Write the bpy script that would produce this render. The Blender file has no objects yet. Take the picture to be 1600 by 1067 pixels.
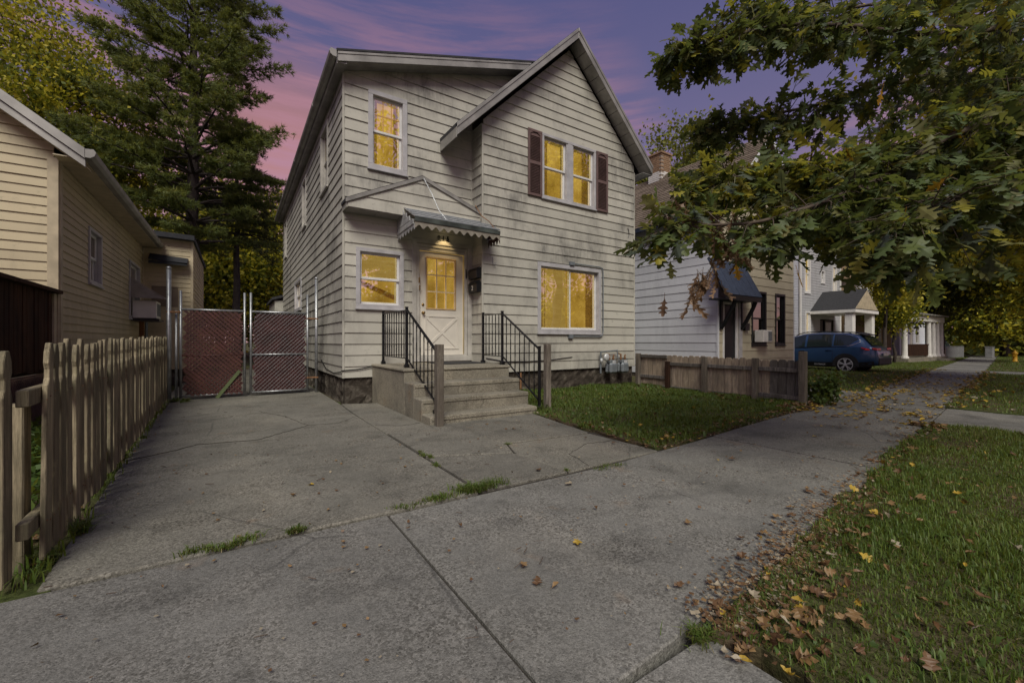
import bpy, bmesh, math, random
import numpy as np
from mathutils import Vector, Matrix
random.seed(7); np.random.seed(7)
R=math.radians
scn=bpy.context.scene; COL=scn.collection
# ------------------------------------------------------------------ camera, world, sun, exposure
CAM_Z=1.05; YAW=33.35
cam_d=bpy.data.cameras.new('camera'); cam=bpy.data.objects.new('camera',cam_d); COL.objects.link(cam)
cam_d.sensor_width=36; cam_d.lens=36*658/1600; cam_d.clip_start=.05; cam_d.clip_end=2000
cam.location=(0,0,CAM_Z); cam.rotation_euler=(R(90),0,R(-YAW)); scn.camera=cam
scn.view_settings.view_transform='Standard'; scn.view_settings.look='None'
scn.view_settings.exposure=0.2; scn.view_settings.gamma=1; scn.view_settings.use_curve_mapping=False
scn.render.engine='CYCLES'
try:
    scn.cycles.use_denoising=True; scn.cycles.denoiser='OPENIMAGEDENOISE'
except Exception: pass
scn.cycles.max_bounces=6; scn.cycles.diffuse_bounces=3; scn.cycles.transparent_max_bounces=12
scn.cycles.sample_clamp_indirect=4
SUN_EL=47; SUN_DIR=Vector((-.48,-.88,0)).normalized()   # where the sun stands, seen from above
SUN_STR=2.75; SUN_ANG=32
world=bpy.data.worlds.new('World'); scn.world=world; world.use_nodes=True
def build_world():
    nt=world.node_tree; N=nt.nodes; L=nt.links
    for n in list(N): N.remove(n)
    out=N.new('ShaderNodeOutputWorld')
    sky=N.new('ShaderNodeTexSky'); sky.sky_type='NISHITA'; sky.sun_disc=False
    sky.sun_elevation=R(SUN_EL); sky.sun_rotation=math.atan2(SUN_DIR.x,SUN_DIR.y)
    sky.air_density=1.0; sky.dust_density=1.2
    b1=N.new('ShaderNodeBackground'); b1.inputs['Strength'].default_value=.05
    tint=N.new('ShaderNodeMix'); tint.data_type='RGBA'; tint.blend_type='MULTIPLY'; tint.inputs[0].default_value=1
    tint.inputs[7].default_value=(.62,.42,.52,1)
    L.new(sky.outputs[0],tint.inputs[6]); L.new(tint.outputs[2],b1.inputs['Color'])
    tc=N.new('ShaderNodeTexCoord'); sep=N.new('ShaderNodeSeparateXYZ'); L.new(tc.outputs['Generated'],sep.inputs[0])
    ramp=N.new('ShaderNodeValToRGB'); cr=ramp.color_ramp
    stops=[(0,(.30,.19,.17)),(.14,(.31,.17,.19)),(.30,(.215,.145,.235)),(.46,(.145,.125,.235)),(.62,(.098,.096,.222)),(1,(.14,.15,.25))]
    while len(cr.elements)<len(stops): cr.elements.new(.5)
    for e,(p,c) in zip(cr.elements,stops): e.position=p; e.color=(*c,1)
    L.new(sep.outputs[2],ramp.inputs[0])
    # long thin cloud streaks lit pink from below
    mp=N.new('ShaderNodeMapping'); mp.inputs['Scale'].default_value=(1.6,1.6,17); mp.inputs['Rotation'].default_value=(R(4),R(-5),0)
    L.new(tc.outputs['Generated'],mp.inputs[0])
    nz=N.new('ShaderNodeTexNoise'); nz.inputs['Scale'].default_value=2.2; nz.inputs['Detail'].default_value=7; nz.inputs['Roughness'].default_value=.62
    L.new(mp.outputs[0],nz.inputs['Vector'])
    mr=N.new('ShaderNodeMapRange'); mr.inputs[1].default_value=.43; mr.inputs[2].default_value=.63; L.new(nz.outputs[0],mr.inputs[0])
    nz2=N.new('ShaderNodeTexNoise'); nz2.inputs['Scale'].default_value=1.7; nz2.inputs['Detail'].default_value=2; L.new(tc.outputs['Generated'],nz2.inputs['Vector'])
    mr2=N.new('ShaderNodeMapRange'); mr2.inputs[1].default_value=.40; mr2.inputs[2].default_value=.58; L.new(nz2.outputs[0],mr2.inputs[0])
    el=N.new('ShaderNodeMapRange'); el.inputs[1].default_value=.66; el.inputs[2].default_value=.40; L.new(sep.outputs[2],el.inputs[0])
    m1=N.new('ShaderNodeMath'); m1.operation='MULTIPLY'; L.new(mr.outputs[0],m1.inputs[0]); L.new(mr2.outputs[0],m1.inputs[1])
    m2=N.new('ShaderNodeMath'); m2.operation='MULTIPLY'; L.new(m1.outputs[0],m2.inputs[0]); L.new(el.outputs[0],m2.inputs[1])
    gl=N.new('ShaderNodeVectorMath'); gl.operation='DOT_PRODUCT'; gl.inputs[1].default_value=(.088,.955,.28)
    L.new(tc.outputs['Generated'],gl.inputs[0])
    gm=N.new('ShaderNodeMapRange'); gm.interpolation_type='SMOOTHSTEP'; gm.inputs[1].default_value=.952; gm.inputs[2].default_value=1.0; gm.inputs[4].default_value=.9; L.new(gl.outputs['Value'],gm.inputs[0])
    glow=N.new('ShaderNodeMix'); glow.data_type='RGBA'; glow.inputs[7].default_value=(.62,.25,.16,1)
    L.new(gm.outputs[0],glow.inputs[0]); L.new(ramp.outputs[0],glow.inputs[6])
    mixc=N.new('ShaderNodeMix'); mixc.data_type='RGBA'; mixc.inputs[7].default_value=(.58,.26,.27,1)
    L.new(m2.outputs[0],mixc.inputs[0]); L.new(glow.outputs[2],mixc.inputs[6])
    b2=N.new('ShaderNodeBackground'); b2.inputs['Strength'].default_value=.60; L.new(mixc.outputs[2],b2.inputs['Color'])
    add=N.new('ShaderNodeAddShader'); L.new(b1.outputs[0],add.inputs[0]); L.new(b2.outputs[0],add.inputs[1])
    L.new(add.outputs[0],out.inputs['Surface'])
build_world()
sd=bpy.data.lights.new('sun','SUN'); sd.energy=SUN_STR; sd.angle=R(SUN_ANG); sd.color=(1,.975,.85)
sun=bpy.data.objects.new('sun',sd); COL.objects.link(sun)
sv=Vector((SUN_DIR.x*math.cos(R(SUN_EL)),SUN_DIR.y*math.cos(R(SUN_EL)),math.sin(R(SUN_EL))))
sun.rotation_euler=sv.to_track_quat('Z','Y').to_euler(); sun.location=sv*60

# ------------------------------------------------------------------ helpers
_uR,_uF=math.cos(R(YAW)),math.sin(R(YAW))
def at(px,py,d):
    "survey helper: the point seen at photo pixel (px,py), d metres in front of the camera"
    a=(px-800)/658.; v=(533-py)/658.
    return Vector(((a*_uR+_uF)*d,(-a*_uF+_uR)*d,CAM_Z+v*d))
def gz(x,y=0):
    return -.01*max(0.,x-6) if x<120 else -1.14
def wm(o):
    return (wm(o.parent)@o.matrix_parent_inverse@o.matrix_basis) if o.parent else o.matrix_basis.copy()
def adopt(o,p):
    o.parent=p; o.matrix_parent_inverse=wm(p).inverted()
def put(name,me,parent=None,mat=None,loc=(0,0,0)):
    o=bpy.data.objects.new(name,me); COL.objects.link(o); o.location=loc
    if parent is not None: adopt(o,parent)
    if mat is not None and hasattr(me,'materials') and len(me.materials)==0: me.materials.append(mat)
    return o
def empty(name,loc=(0,0,0),rz=0,label=None,cat=None,group=None,kind=None,parent=None):
    o=bpy.data.objects.new(name,None); COL.objects.link(o); o.location=loc; o.rotation_euler=(0,0,rz); o.empty_display_size=.2
    if parent is not None: adopt(o,parent)
    return tag(o,label,cat,group,kind)
def tag(o,label=None,cat=None,group=None,kind=None):
    if label: o['label']=label
    if cat: o['category']=cat
    if group: o['group']=group
    if kind: o['kind']=kind
    return o
class MB:
    def __init__(s): s.v=[]; s.f=[]; s.sm=False
    def add(s,vs,fs):
        b=len(s.v); s.v+= [tuple(v) for v in vs]; s.f+= [tuple(i+b for i in f) for f in fs]; return s
    def box(s,x0,x1,y0,y1,z0,z1):
        return s.add([(x0,y0,z0),(x1,y0,z0),(x1,y1,z0),(x0,y1,z0),(x0,y0,z1),(x1,y0,z1),(x1,y1,z1),(x0,y1,z1)],
            [(3,2,1,0),(4,5,6,7),(0,1,5,4),(1,2,6,5),(2,3,7,6),(3,0,4,7)])
    def obox(s,c,u,v,w,a,b,d):
        "box centred at c with half sizes a,b,d along the axes u,v,w"
        c=Vector(c);u=Vector(u).normalized()*a;v=Vector(v).normalized()*b;w=Vector(w).normalized()*d
        P=[c-u-v-w,c+u-v-w,c+u+v-w,c-u+v-w,c-u-v+w,c+u-v+w,c+u+v+w,c-u+v+w]
        return s.add(P,[(3,2,1,0),(4,5,6,7),(0,1,5,4),(1,2,6,5),(2,3,7,6),(3,0,4,7)])
    def bar(s,p,q,w,h,up=(0,0,1)):
        p=Vector(p);q=Vector(q);d=q-p;up=Vector(up)
        side=d.cross(up)
        if side.length<1e-6: side=d.cross(Vector((1,0,0)))
        side.normalize(); n=side.cross(d).normalized()
        return s.obox((p+q)/2,d,side,n,d.length/2,w/2,h/2)
    def tube(s,pts,rad,n=6,cap=True):
        pts=[Vector(p) for p in pts]; rs=rad if isinstance(rad,(list,tuple)) else [rad]*len(pts)
        b=len(s.v); prev=None
        for i,p in enumerate(pts):
            d=(pts[min(i+1,len(pts)-1)]-pts[max(i-1,0)]).normalized()
            if prev is None:
                a=d.cross(Vector((0,0,1)))
                if a.length<1e-3: a=d.cross(Vector((1,0,0)))
            else: a=prev-d*prev.dot(d)
            a.normalize(); prev=a; c=d.cross(a)
            for k in range(n):
                t=2*math.pi*k/n; s.v.append(tuple(p+(a*math.cos(t)+c*math.sin(t))*rs[i]))
        for i in range(len(pts)-1):
            for k in range(n):
                k2=(k+1)%n; s.f.append((b+i*n+k,b+i*n+k2,b+(i+1)*n+k2,b+(i+1)*n+k))
        if cap:
            s.f.append(tuple(b+k for k in range(n))[::-1]); s.f.append(tuple(b+(len(pts)-1)*n+k for k in range(n)))
        return s
    def lathe(s,c,axis,prof,n=16):
        "profile of (offset along the axis, radius)"
        c=Vector(c); ax=Vector(axis).normalized(); a=ax.cross(Vector((0,0,1)))
        if a.length<1e-3: a=ax.cross(Vector((1,0,0)))
        a.normalize(); d=ax.cross(a); b=len(s.v)
        for (t,r) in prof:
            for k in range(n):
                g=2*math.pi*k/n; s.v.append(tuple(c+ax*t+(a*math.cos(g)+d*math.sin(g))*r))
        for i in range(len(prof)-1):
            for k in range(n):
                k2=(k+1)%n; s.f.append((b+i*n+k,b+i*n+k2,b+(i+1)*n+k2,b+(i+1)*n+k))
        s.f.append(tuple(b+k for k in range(n))[::-1]); s.f.append(tuple(b+(len(prof)-1)*n+k for k in range(n)))
        return s
    def prism(s,poly,off):
        "polygon of 3-D points pushed along the vector off"
        P=[Vector(p) for p in poly]; o=Vector(off); n=len(P)
        return s.add(P+[p+o for p in P],[tuple(range(n))[::-1],tuple(range(n,2*n))]+[(i,(i+1)%n,n+(i+1)%n,n+i) for i in range(n)])
    def mesh(s,name,mat=None,smooth=False,bevel=0,fix=True):
        me=bpy.data.meshes.new(name); me.from_pydata(s.v,[],s.f)
        if fix or bevel:
            bm=bmesh.new(); bm.from_mesh(me)
            if fix: bmesh.ops.recalc_face_normals(bm,faces=bm.faces)
            if bevel:
                ed=[e for e in bm.edges if len(e.link_faces)==2 and e.calc_face_angle(0)>.6]
                bmesh.ops.bevel(bm,geom=ed,offset=bevel,segments=1,affect='EDGES',clamp_overlap=True)
            bm.to_mesh(me); bm.free()
        if mat: me.materials.append(mat)
        if smooth:
            for p in me.polygons: p.use_smooth=True
        return me
    def build(s,name,mat,parent=None,smooth=False,bevel=0,fix=True,loc=(0,0,0)):
        return put(name,s.mesh(name,mat,smooth,bevel,fix),parent,None,loc)
def np_mesh(name,verts,faces_n,k,mat=None,smooth=False):
    "verts (N,3), faces as consecutive runs of k vertices (or an index array)"
    me=bpy.data.meshes.new(name); verts=np.asarray(verts,dtype=np.float32)
    idx=np.asarray(faces_n,dtype=np.int32).reshape(-1); nf=len(idx)//k
    me.vertices.add(len(verts)); me.vertices.foreach_set('co',verts.reshape(-1))
    me.loops.add(len(idx)); me.loops.foreach_set('vertex_index',idx)
    me.polygons.add(nf); me.polygons.foreach_set('loop_start',np.arange(nf,dtype=np.int32)*k)
    try: me.polygons.foreach_set('loop_total',np.full(nf,k,dtype=np.int32))
    except Exception: pass
    me.update(calc_edges=True)
    if mat: me.materials.append(mat)
    return me
def text(name,body,size,mat,parent,loc,rot,ext=.004,off=0):
    cu=bpy.data.curves.new(name,'FONT'); cu.body=body; cu.size=size; cu.extrude=ext; cu.align_x='CENTER'; cu.offset=off
    t=bpy.data.objects.new(name,cu); COL.objects.link(t); dg=bpy.context.evaluated_depsgraph_get()
    me=bpy.data.meshes.new_from_object(t.evaluated_get(dg)); bpy.data.objects.remove(t); bpy.data.curves.remove(cu)
    me.materials.clear(); me.materials.append(mat)
    o=bpy.data.objects.new(name,me); COL.objects.link(o); o.location=loc; o.rotation_euler=rot; adopt(o,parent); return o
# ------------------------------------------------------------------ materials
class NT:
    def __init__(s,name):
        s.m=bpy.data.materials.new(name); s.m.use_nodes=True; s.nt=s.m.node_tree; s.N=s.nt.nodes; s.L=s.nt.links
        s.b=s.N['Principled BSDF']; s.out=s.N['Material Output']
    def n(s,t,**k):
        x=s.N.new(t)
        for a,v in k.items(): setattr(x,a,v)
        return x
    def coord(s,scale=(1,1,1),src='Object'):
        tc=s.n('ShaderNodeTexCoord'); m=s.n('ShaderNodeMapping'); m.inputs['Scale'].default_value=scale
        s.L.new(tc.outputs[src],m.inputs[0]); return m.outputs[0]
    def pos(s,scale=(1,1,1)):
        g=s.n('ShaderNodeNewGeometry'); m=s.n('ShaderNodeMapping'); m.inputs['Scale'].default_value=scale
        s.L.new(g.outputs['Position'],m.inputs[0]); return m.outputs[0]
    def noise(s,vec,scale=5,detail=4,rough=.55):
        x=s.n('ShaderNodeTexNoise'); x.inputs['Scale'].default_value=scale; x.inputs['Detail'].default_value=detail; x.inputs['Roughness'].default_value=rough
        s.L.new(vec,x.inputs['Vector']); return x.outputs[0]
    def rng(s,val,a,b,c=0,d=1):
        x=s.n('ShaderNodeMapRange'); s.L.new(val,x.inputs[0])
        for i,v in enumerate((a,b,c,d)): x.inputs[i+1].default_value=v
        return x.outputs[0]
    def mul(s,a,b,op='MULTIPLY'):
        x=s.n('ShaderNodeMath',operation=op)
        for i,q in enumerate((a,b)):
            if isinstance(q,(int,float)): x.inputs[i].default_value=q
            else: s.L.new(q,x.inputs[i])
        return x.outputs[0]
    def mix(s,f,a,b,mode='MIX'):
        x=s.n('ShaderNodeMix',data_type='RGBA',blend_type=mode)
        for i,q in ((0,f),(6,a),(7,b)):
            if isinstance(q,(int,float)): x.inputs[i].default_value=q
            elif isinstance(q,tuple): x.inputs[i].default_value=(*q[:3],1)
            else: s.L.new(q,x.inputs[i])
        return x.outputs[2]
    def ramp(s,val,stops):
        x=s.n('ShaderNodeValToRGB'); cr=x.color_ramp
        while len(cr.elements)<len(stops): cr.elements.new(.5)
        for e,(p,c) in zip(cr.elements,stops): e.position=p; e.color=(*c,1)
        s.L.new(val,x.inputs[0]); return x.outputs[0]
    def bump(s,h,strength=.3,dist=.01,prev=None):
        x=s.n('ShaderNodeBump'); x.inputs['Strength'].default_value=strength; x.inputs['Distance'].default_value=dist
        s.L.new(h,x.inputs['Height'])
        if prev is not None: s.L.new(prev,x.inputs['Normal'])
        s.L.new(x.outputs[0],s.b.inputs['Normal']); return x.outputs[0]
    def col(s,c): 
        if isinstance(c,tuple): s.b.inputs['Base Color'].default_value=(*c[:3],1)
        else: s.L.new(c,s.b.inputs['Base Color'])
        return s
    def set(s,rough=.6,metal=0,spec=.5):
        s.b.inputs['Roughness'].default_value=rough; s.b.inputs['Metallic'].default_value=metal
        if 'Specular IOR Level' in s.b.inputs: s.b.inputs['Specular IOR Level'].default_value=spec
        return s
    def objrand(s): return s.n('ShaderNodeObjectInfo').outputs['Random']
    def island(s): return s.n('ShaderNodeNewGeometry').outputs['Random Per Island']
def simple(name,c,rough=.6,metal=0,spec=.5,var=.25,scale=6,bump=0):
    t=NT(name); t.set(rough,metal,spec); p=t.pos()
    n=t.noise(p,scale,5); f=t.rng(n,.3,.7)
    t.col(t.mix(f,tuple(x*(1-var) for x in c),tuple(min(1,x*(1+var*.6)) for x in c)))
    if bump: t.bump(t.noise(p,scale*6,4),bump,.01)
    return t.m
def siding_mat(name,c,grime,amount=.6,stretch=(3,3,.5)):
    t=NT(name); t.set(.5,0,.35)
    p=t.pos(stretch)
    streak=t.rng(t.noise(p,1.3,7,.68),.36,.62)
    blot=t.rng(t.noise(t.pos(),.75,7,.62),.40,.60)
    fine=t.rng(t.noise(t.pos((18,18,1.4)),2.0,4),.38,.7)
    k=t.mul(t.mul(streak,blot),amount)
    k=t.mul(k,t.mul(t.mul(fine,.5),.6,'ADD'))
    base=t.mix(t.objrand(),tuple(x*.9 for x in c),tuple(min(1,x*1.06) for x in c))
    small=t.rng(t.noise(t.pos((1,1,1)),9,4,.7),.60,.72,0,.35)
    t.col(t.mix(small,t.mix(k,base,grime),tuple(x*.8 for x in grime)))
    b=t.bump(t.noise(t.pos((2,2,30)),4,3),.12,.004)
    return t.m
def wood_mat(name,c1,c2,dark,vertical=True,rough=.85):
    t=NT(name); t.set(rough,0,.2)
    sc=(16,16,.9) if vertical else (1.2,1.2,18)
    g=t.noise(t.pos(sc),3,7,.72); g2=t.noise(t.pos((60,60,2.2) if vertical else (3,3,60)),2,4,.7); r=t.objrand()
    base=t.mix(r,tuple(x*.78 for x in c1),tuple(x*1.15 for x in c2))
    st=t.rng(t.noise(t.pos((2,2,.8)),2.3,6,.65),.44,.64); lich=t.rng(t.noise(t.pos(),7,5,.7),.58,.70)
    k=t.mix(t.rng(g,.36,.62),tuple(x*.42 for x in c1),base); k=t.mix(t.mul(t.rng(g2,.55,.72),.7),k,tuple(x*.5 for x in dark))
    k=t.mix(t.mul(lich,.45),k,(c2[0]*1.15,c2[1]*1.25,c2[2]*1.15))
    t.col(t.mix(t.mul(st,.8),k,dark))
    t.bump(t.mul(g,g2,'ADD'),.8,.005); return t.m
def foliage_mat(name,stops,trans=.35,rough=.55,scale=.6):
    t=NT(name); t.set(rough,0,.35)
    g=t.island(); n=t.noise(t.pos(),scale,2)
    v=t.mul(t.mul(g,.62),t.mul(t.rng(n,.3,.7),.38),'ADD')
    c=t.ramp(v,stops); t.col(c)
    tr=t.n('ShaderNodeBsdfTranslucent'); 
    bright=t.mix(.35 if trans>.6 else .5,c,(.30,.28,.02)); t.L.new(bright,tr.inputs['Color'])
    ms=t.n('ShaderNodeMixShader'); ms.inputs[0].default_value=trans
    t.L.new(t.b.outputs[0],ms.inputs[1]); t.L.new(tr.outputs[0],ms.inputs[2]); t.L.new(ms.outputs[0],t.out.inputs[0])
    return t.m
def concrete_mat(name,c,speck=1.0):
    t=NT(name); t.set(.9,0,.25); p=t.pos()
    big=t.rng(t.noise(p,.9,5,.6),.3,.72); mid=t.rng(t.noise(p,6,5,.65),.3,.7)
    r=t.objrand()
    base=t.mix(big,tuple(x*.72 for x in c),tuple(x*1.15 for x in c))
    base=t.mix(t.mul(mid,.45),base,tuple(x*.62 for x in c))
    bl=t.rng(t.noise(t.pos((1,1.6,1)),1.9,6,.65),.52,.66); base=t.mix(t.mul(bl,.62),base,tuple(x*.45 for x in c))
    lt=t.rng(t.noise(t.pos((1.4,.8,1)),.55,5,.6),.50,.66); base=t.mix(t.mul(lt,.35),base,(c[0]*1.5,c[1]*1.45,c[2]*1.38))
    base=t.mix(1.0,base,t.mix(r,(.86,.85,.84),(1.12,1.11,1.08)),'MULTIPLY')
    oil=t.rng(t.noise(t.pos((1.3,.9,1)),1.1,4,.55),.60,.70); base=t.mix(t.mul(oil,.55),base,tuple(x*.42 for x in c))
    rust=t.rng(t.noise(t.pos((1,1,1)),2.7,3,.6),.64,.72); base=t.mix(t.mul(rust,.30),base,(.20,.13,.075))
    v=t.n('ShaderNodeTexVoronoi'); v.inputs['Scale'].default_value=110; t.L.new(p,v.inputs['Vector'])
    vc=t.n('ShaderNodeSeparateColor'); t.L.new(v.outputs['Color'],vc.inputs[0])
    peb=t.rng(v.outputs['Distance'],.16,.42)
    wear=t.rng(t.noise(p,2.2,6,.65),.38,.62)             # where the paste has worn off the stones
    pv=t.mix(t.rng(vc.outputs[0],0,1),(.42,.40,.37),(1.55,1.52,1.5)); 
    base=t.mix(wear,t.mix(.28,base,t.mix(1.0,base,pv,'MULTIPLY')),t.mix(.85,base,t.mix(1.0,base,pv,'MULTIPLY')))
    gr=t.rng(t.noise(p,190,3,.8),.36,.64,.62,1.38); base=t.mix(.75,base,t.mix(1.0,base,gr,'MULTIPLY'))
    ds=t.rng(t.noise(p,11,5,.75),.62,.70); base=t.mix(t.mul(ds,.65),base,tuple(x*.35 for x in c))
    crk=t.n('ShaderNodeTexVoronoi',feature='DISTANCE_TO_EDGE'); crk.inputs['Scale'].default_value=.33
    wob=t.mix(.10,p,t.n('ShaderNodeTexNoise').outputs['Color']) 
    t.L.new(wob,crk.inputs['Vector'])
    cm=t.mul(t.rng(crk.outputs['Distance'],.0035,.001),t.rng(t.noise(p,.6,2),.48,.55))
    base=t.mix(t.mul(cm,.45),base,tuple(x*.25 for x in c))
    t.col(base)
    h=t.mul(t.mul(peb,-.6),t.mul(t.noise(p,30,4),1.0),'ADD')
    t.bump(h,.55,.004)
    return t.m
M={}
M['siding']=siding_mat('siding_paint',(.445,.428,.37),(.125,.12,.11),.95,(2.2,2.2,.9))
M['trimwhite']=simple('weathered_trim',(.42,.40,.36),.55,var=.3,scale=4)
M['frame']=simple('window_vinyl',(.40,.39,.40),.45,var=.2,scale=5)
M['sash']=simple('white_sash',(.62,.61,.60),.4,var=.12,scale=5)
M['beige']=siding_mat('beige_vinyl',(.46,.385,.245),(.22,.185,.12),.6)
M['beigetrim']=simple('beige_trim',(.44,.37,.25),.5,var=.25)
M['white_side']=siding_mat('white_shake',(.62,.63,.66),(.36,.37,.40),.45)
M['tan']=siding_mat('tan_shake',(.46,.41,.30),(.25,.22,.16),.5)
M['bluegray']=siding_mat('gray_vinyl',(.40,.40,.41),(.20,.20,.20),.4)
M['brownhouse']=siding_mat('brown_siding',(.22,.15,.085),(.10,.07,.05),.6)
M['fnd']=NT('stone_foundation')
def _f():
    t=M['fnd']; t.set(.95,0,.1); p=t.pos()
    n=t.noise(p,5,7,.7); n2=t.rng(t.noise(p,1.6,4),.42,.62)
    c=t.ramp(n,[(.3,(.030,.025,.022)),(.5,(.075,.062,.05)),(.62,(.16,.14,.115)),(.75,(.26,.24,.21))])
    t.col(t.mix(n2,c,t.mix(.5,c,(.03,.025,.02)))); t.bump(n,.9,.04); M['fnd']=t.m
_f()
M['concrete']=concrete_mat('driveway_concrete',(.180,.174,.152))
M['walkc']=concrete_mat('sidewalk_concrete',(.186,.184,.172))
M['stepc']=concrete_mat('step_concrete',(.255,.237,.192),.3)
M['soil']=simple('soil',(.055,.042,.026),.95,var=.5,scale=9,bump=.8)
M['gravelbed']=simple('joint_dirt',(.040,.033,.026),.95,var=.4,scale=20,bump=.6)
M['turf']=NT('turf_base')
def _t():
    t=M['turf']; t.set(.97,0,.1); p=t.pos(); k=t.rng(t.noise(p,1.6,6,.65),.44,.60); f=t.rng(t.noise(p,40,4,.7),.3,.7)
    g=t.mix(f,(.030,.042,.012),(.085,.10,.032)); d=t.mix(f,(.045,.032,.020),(.13,.095,.06)); t.col(t.mix(k,g,d)); t.bump(t.noise(p,60,4,.7),.9,.012); M['turf']=t.m
_t()
M['black']=simple('black_iron',(.012,.012,.014),.4,.3,var=.3)
M['post']=wood_mat('grey_post_wood',(.21,.18,.145),(.28,.24,.20),(.085,.07,.055))
M['picket']=wood_mat('picket_wood',(.28,.23,.15),(.38,.32,.21),(.11,.10,.065))
M['boardf']=wood_mat('board_fence_wood',(.46,.37,.27),(.52,.42,.32),(.17,.14,.11))
M['greyboard']=wood_mat('grey_board_wood',(.17,.155,.14),(.22,.20,.185),(.08,.07,.06))
M['deck']=wood_mat('brown_deck_wood',(.060,.027,.015),(.085,.040,.022),(.022,.013,.009))
M['lattice']=simple('lattice_wood',(.10,.055,.035),.85,var=.4)
M['galv']=simple('galvanised_steel',(.36,.37,.38),.42,.75,var=.3,scale=12)
M['slat']=simple('maroon_slat',(.062,.017,.015),.6,var=.45,scale=5)
M['shingle']=NT('roof_shingle')
def _s():
    t=M['shingle']; t.set(.95,0,.15); n=t.noise(t.pos(),22,4,.7)
    c=t.mix(t.island(),(.16,.125,.095),(.26,.205,.16)); t.col(t.mix(t.rng(n,.35,.7),t.mix(1.0,c,(.6,.6,.6),'MULTIPLY'),c)); t.bump(n,.5,.01); M['shingle']=t.m
_s()
M['darkroof']=simple('dark_shingle',(.030,.030,.033),.9,var=.4,scale=14,bump=.5)
M['blackroof']=simple('black_roofing',(.020,.021,.026),.85,var=.4,scale=14)
M['alum']=simple('grey_aluminium',(.30,.29,.27),.45,.3,var=.35,scale=3)
M['awn1']=simple('awning_grey',(.36,.36,.36),.45,.1,var=.35,scale=9)
M['awn2']=simple('awning_green',(.055,.065,.058),.5,.1,var=.7,scale=4)
M['awn3']=simple('awning_scallop',(.25,.225,.185),.5,.1,var=.3,scale=9)
M['awn4']=simple('awning_maroon',(.055,.022,.020),.6,var=.3,scale=9)
M['shutter']=simple('maroon_shutter',(.125,.078,.072),.55,var=.2,scale=7)
M['door']=simple('white_door',(.66,.62,.54),.4,var=.1,scale=3)
M['brass']=simple('old_brass',(.35,.22,.08),.35,.8,var=.3)
M['mat']=simple('rubber_mat',(.02,.02,.022),.9,var=.4,scale=30)
M['meter']=simple('meter_grey',(.17,.19,.205),.5,.2,var=.25,scale=12)
M['dial']=simple('meter_dial',(.55,.56,.56),.35,.2,var=.2,scale=20)
M['rust']=simple('rusty_pipe',(.22,.11,.05),.8,.2,var=.5,scale=14)
M['brick']=simple('chimney_brick',(.27,.17,.10),.9,var=.3,scale=8)
M['whitewash']=simple('white_mortar',(.62,.60,.57),.9,var=.15,scale=8)
M['bark']=simple('bark',(.055,.042,.034),.95,var=.5,scale=9,bump=.9)
M['pinebark']=simple('pine_bark',(.050,.040,.036),.95,var=.5,scale=7,bump=.9)
M['twig']=simple('twig_bark',(.085,.062,.045),.9,var=.4,scale=20)
M['white']=simple('white_paint',(.70,.68,.64),.5,var=.12)
M['rubber']=simple('tyre_rubber',(.016,.016,.017),.8,var=.3)
M['clad']=simple('black_cladding',(.018,.019,.021),.6,var=.2)
M['rimdark']=simple('rim_black',(.02,.02,.022),.35,.3,var=.1)
M['rim']=simple('rim_silver',(.62,.63,.65),.35,.35,var=.05)
M['chrome']=simple('chrome_trim',(.70,.70,.72),.15,1,var=.05)
M['orange']=simple('brown_post_paint',(.21,.085,.026),.7,var=.3)
M['yellow']=simple('hydrant_yellow',(.75,.42,.03),.5,var=.1)
M['flag']=simple('dark_blue_roof',(.030,.042,.075),.75,var=.3,scale=10)
def paint(name,c):
    t=NT(name); t.set(.28,.25,.5); t.col(c)
    if 'Coat Weight' in t.b.inputs: t.b.inputs['Coat Weight'].default_value=.8; t.b.inputs['Coat Roughness'].default_value=.08
    return t.m
M['carblue']=paint('blue_car_paint',(.032,.075,.165))
def red():
    t=NT('tail_lamp'); t.set(.2); t.col((.55,.02,.02)); return t.m
M['tail']=red()
def carglass():
    t=NT('car_glass'); t.set(.04,0,.8); t.col((.02,.028,.028)); return t.m
M['carglass']=carglass()
def glass_mat(name,refl,tint,g=(1,.95,.84)):
    t=NT(name); gl=t.n('ShaderNodeBsdfGlossy'); gl.inputs['Roughness'].default_value=.015; gl.inputs['Color'].default_value=(*g,1)
    nb=t.noise(t.pos(),1.5,1); bp=t.n('ShaderNodeBump'); bp.inputs['Strength'].default_value=.06; bp.inputs['Distance'].default_value=.06
    t.L.new(nb,bp.inputs['Height']); t.L.new(bp.outputs[0],gl.inputs['Normal'])
    tr=t.n('ShaderNodeBsdfTransparent'); tr.inputs['Color'].default_value=(*tint,1)
    fr=t.n('ShaderNodeFresnel'); fr.inputs['IOR'].default_value=1.5
    f=t.mul(fr.outputs[0],refl,'ADD'); gb=t.n('ShaderNodeNewGeometry'); f=t.mul(f,t.mul(1.0,gb.outputs['Backfacing'],'SUBTRACT'))
    ms=t.n('ShaderNodeMixShader'); t.L.new(f,ms.inputs[0]); t.L.new(tr.outputs[0],ms.inputs[1]); t.L.new(gl.outputs[0],ms.inputs[2])
    t.L.new(ms.outputs[0],t.out.inputs[0]); return t.m
M['glass']=glass_mat('window_glass',.58,(.95,.92,.85))
M['darkglass']=glass_mat('dark_window_glass',.30,(.12,.13,.13))
def lit_mat(name,stops,strength,scale=2.2,sc=(1,1,1)):
    t=NT(name); t.N.remove(t.b); e=t.n('ShaderNodeEmission'); 
    n=t.noise(t.pos(sc),scale,5,.6); t.L.new(t.ramp(n,stops),e.inputs['Color']); e.inputs['Strength'].default_value=strength
    t.L.new(e.outputs[0],t.out.inputs[0]); return t.m
WARM=[(.30,(.30,.17,.025)),(.50,(.50,.31,.055)),(.70,(.74,.50,.12))]
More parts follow.
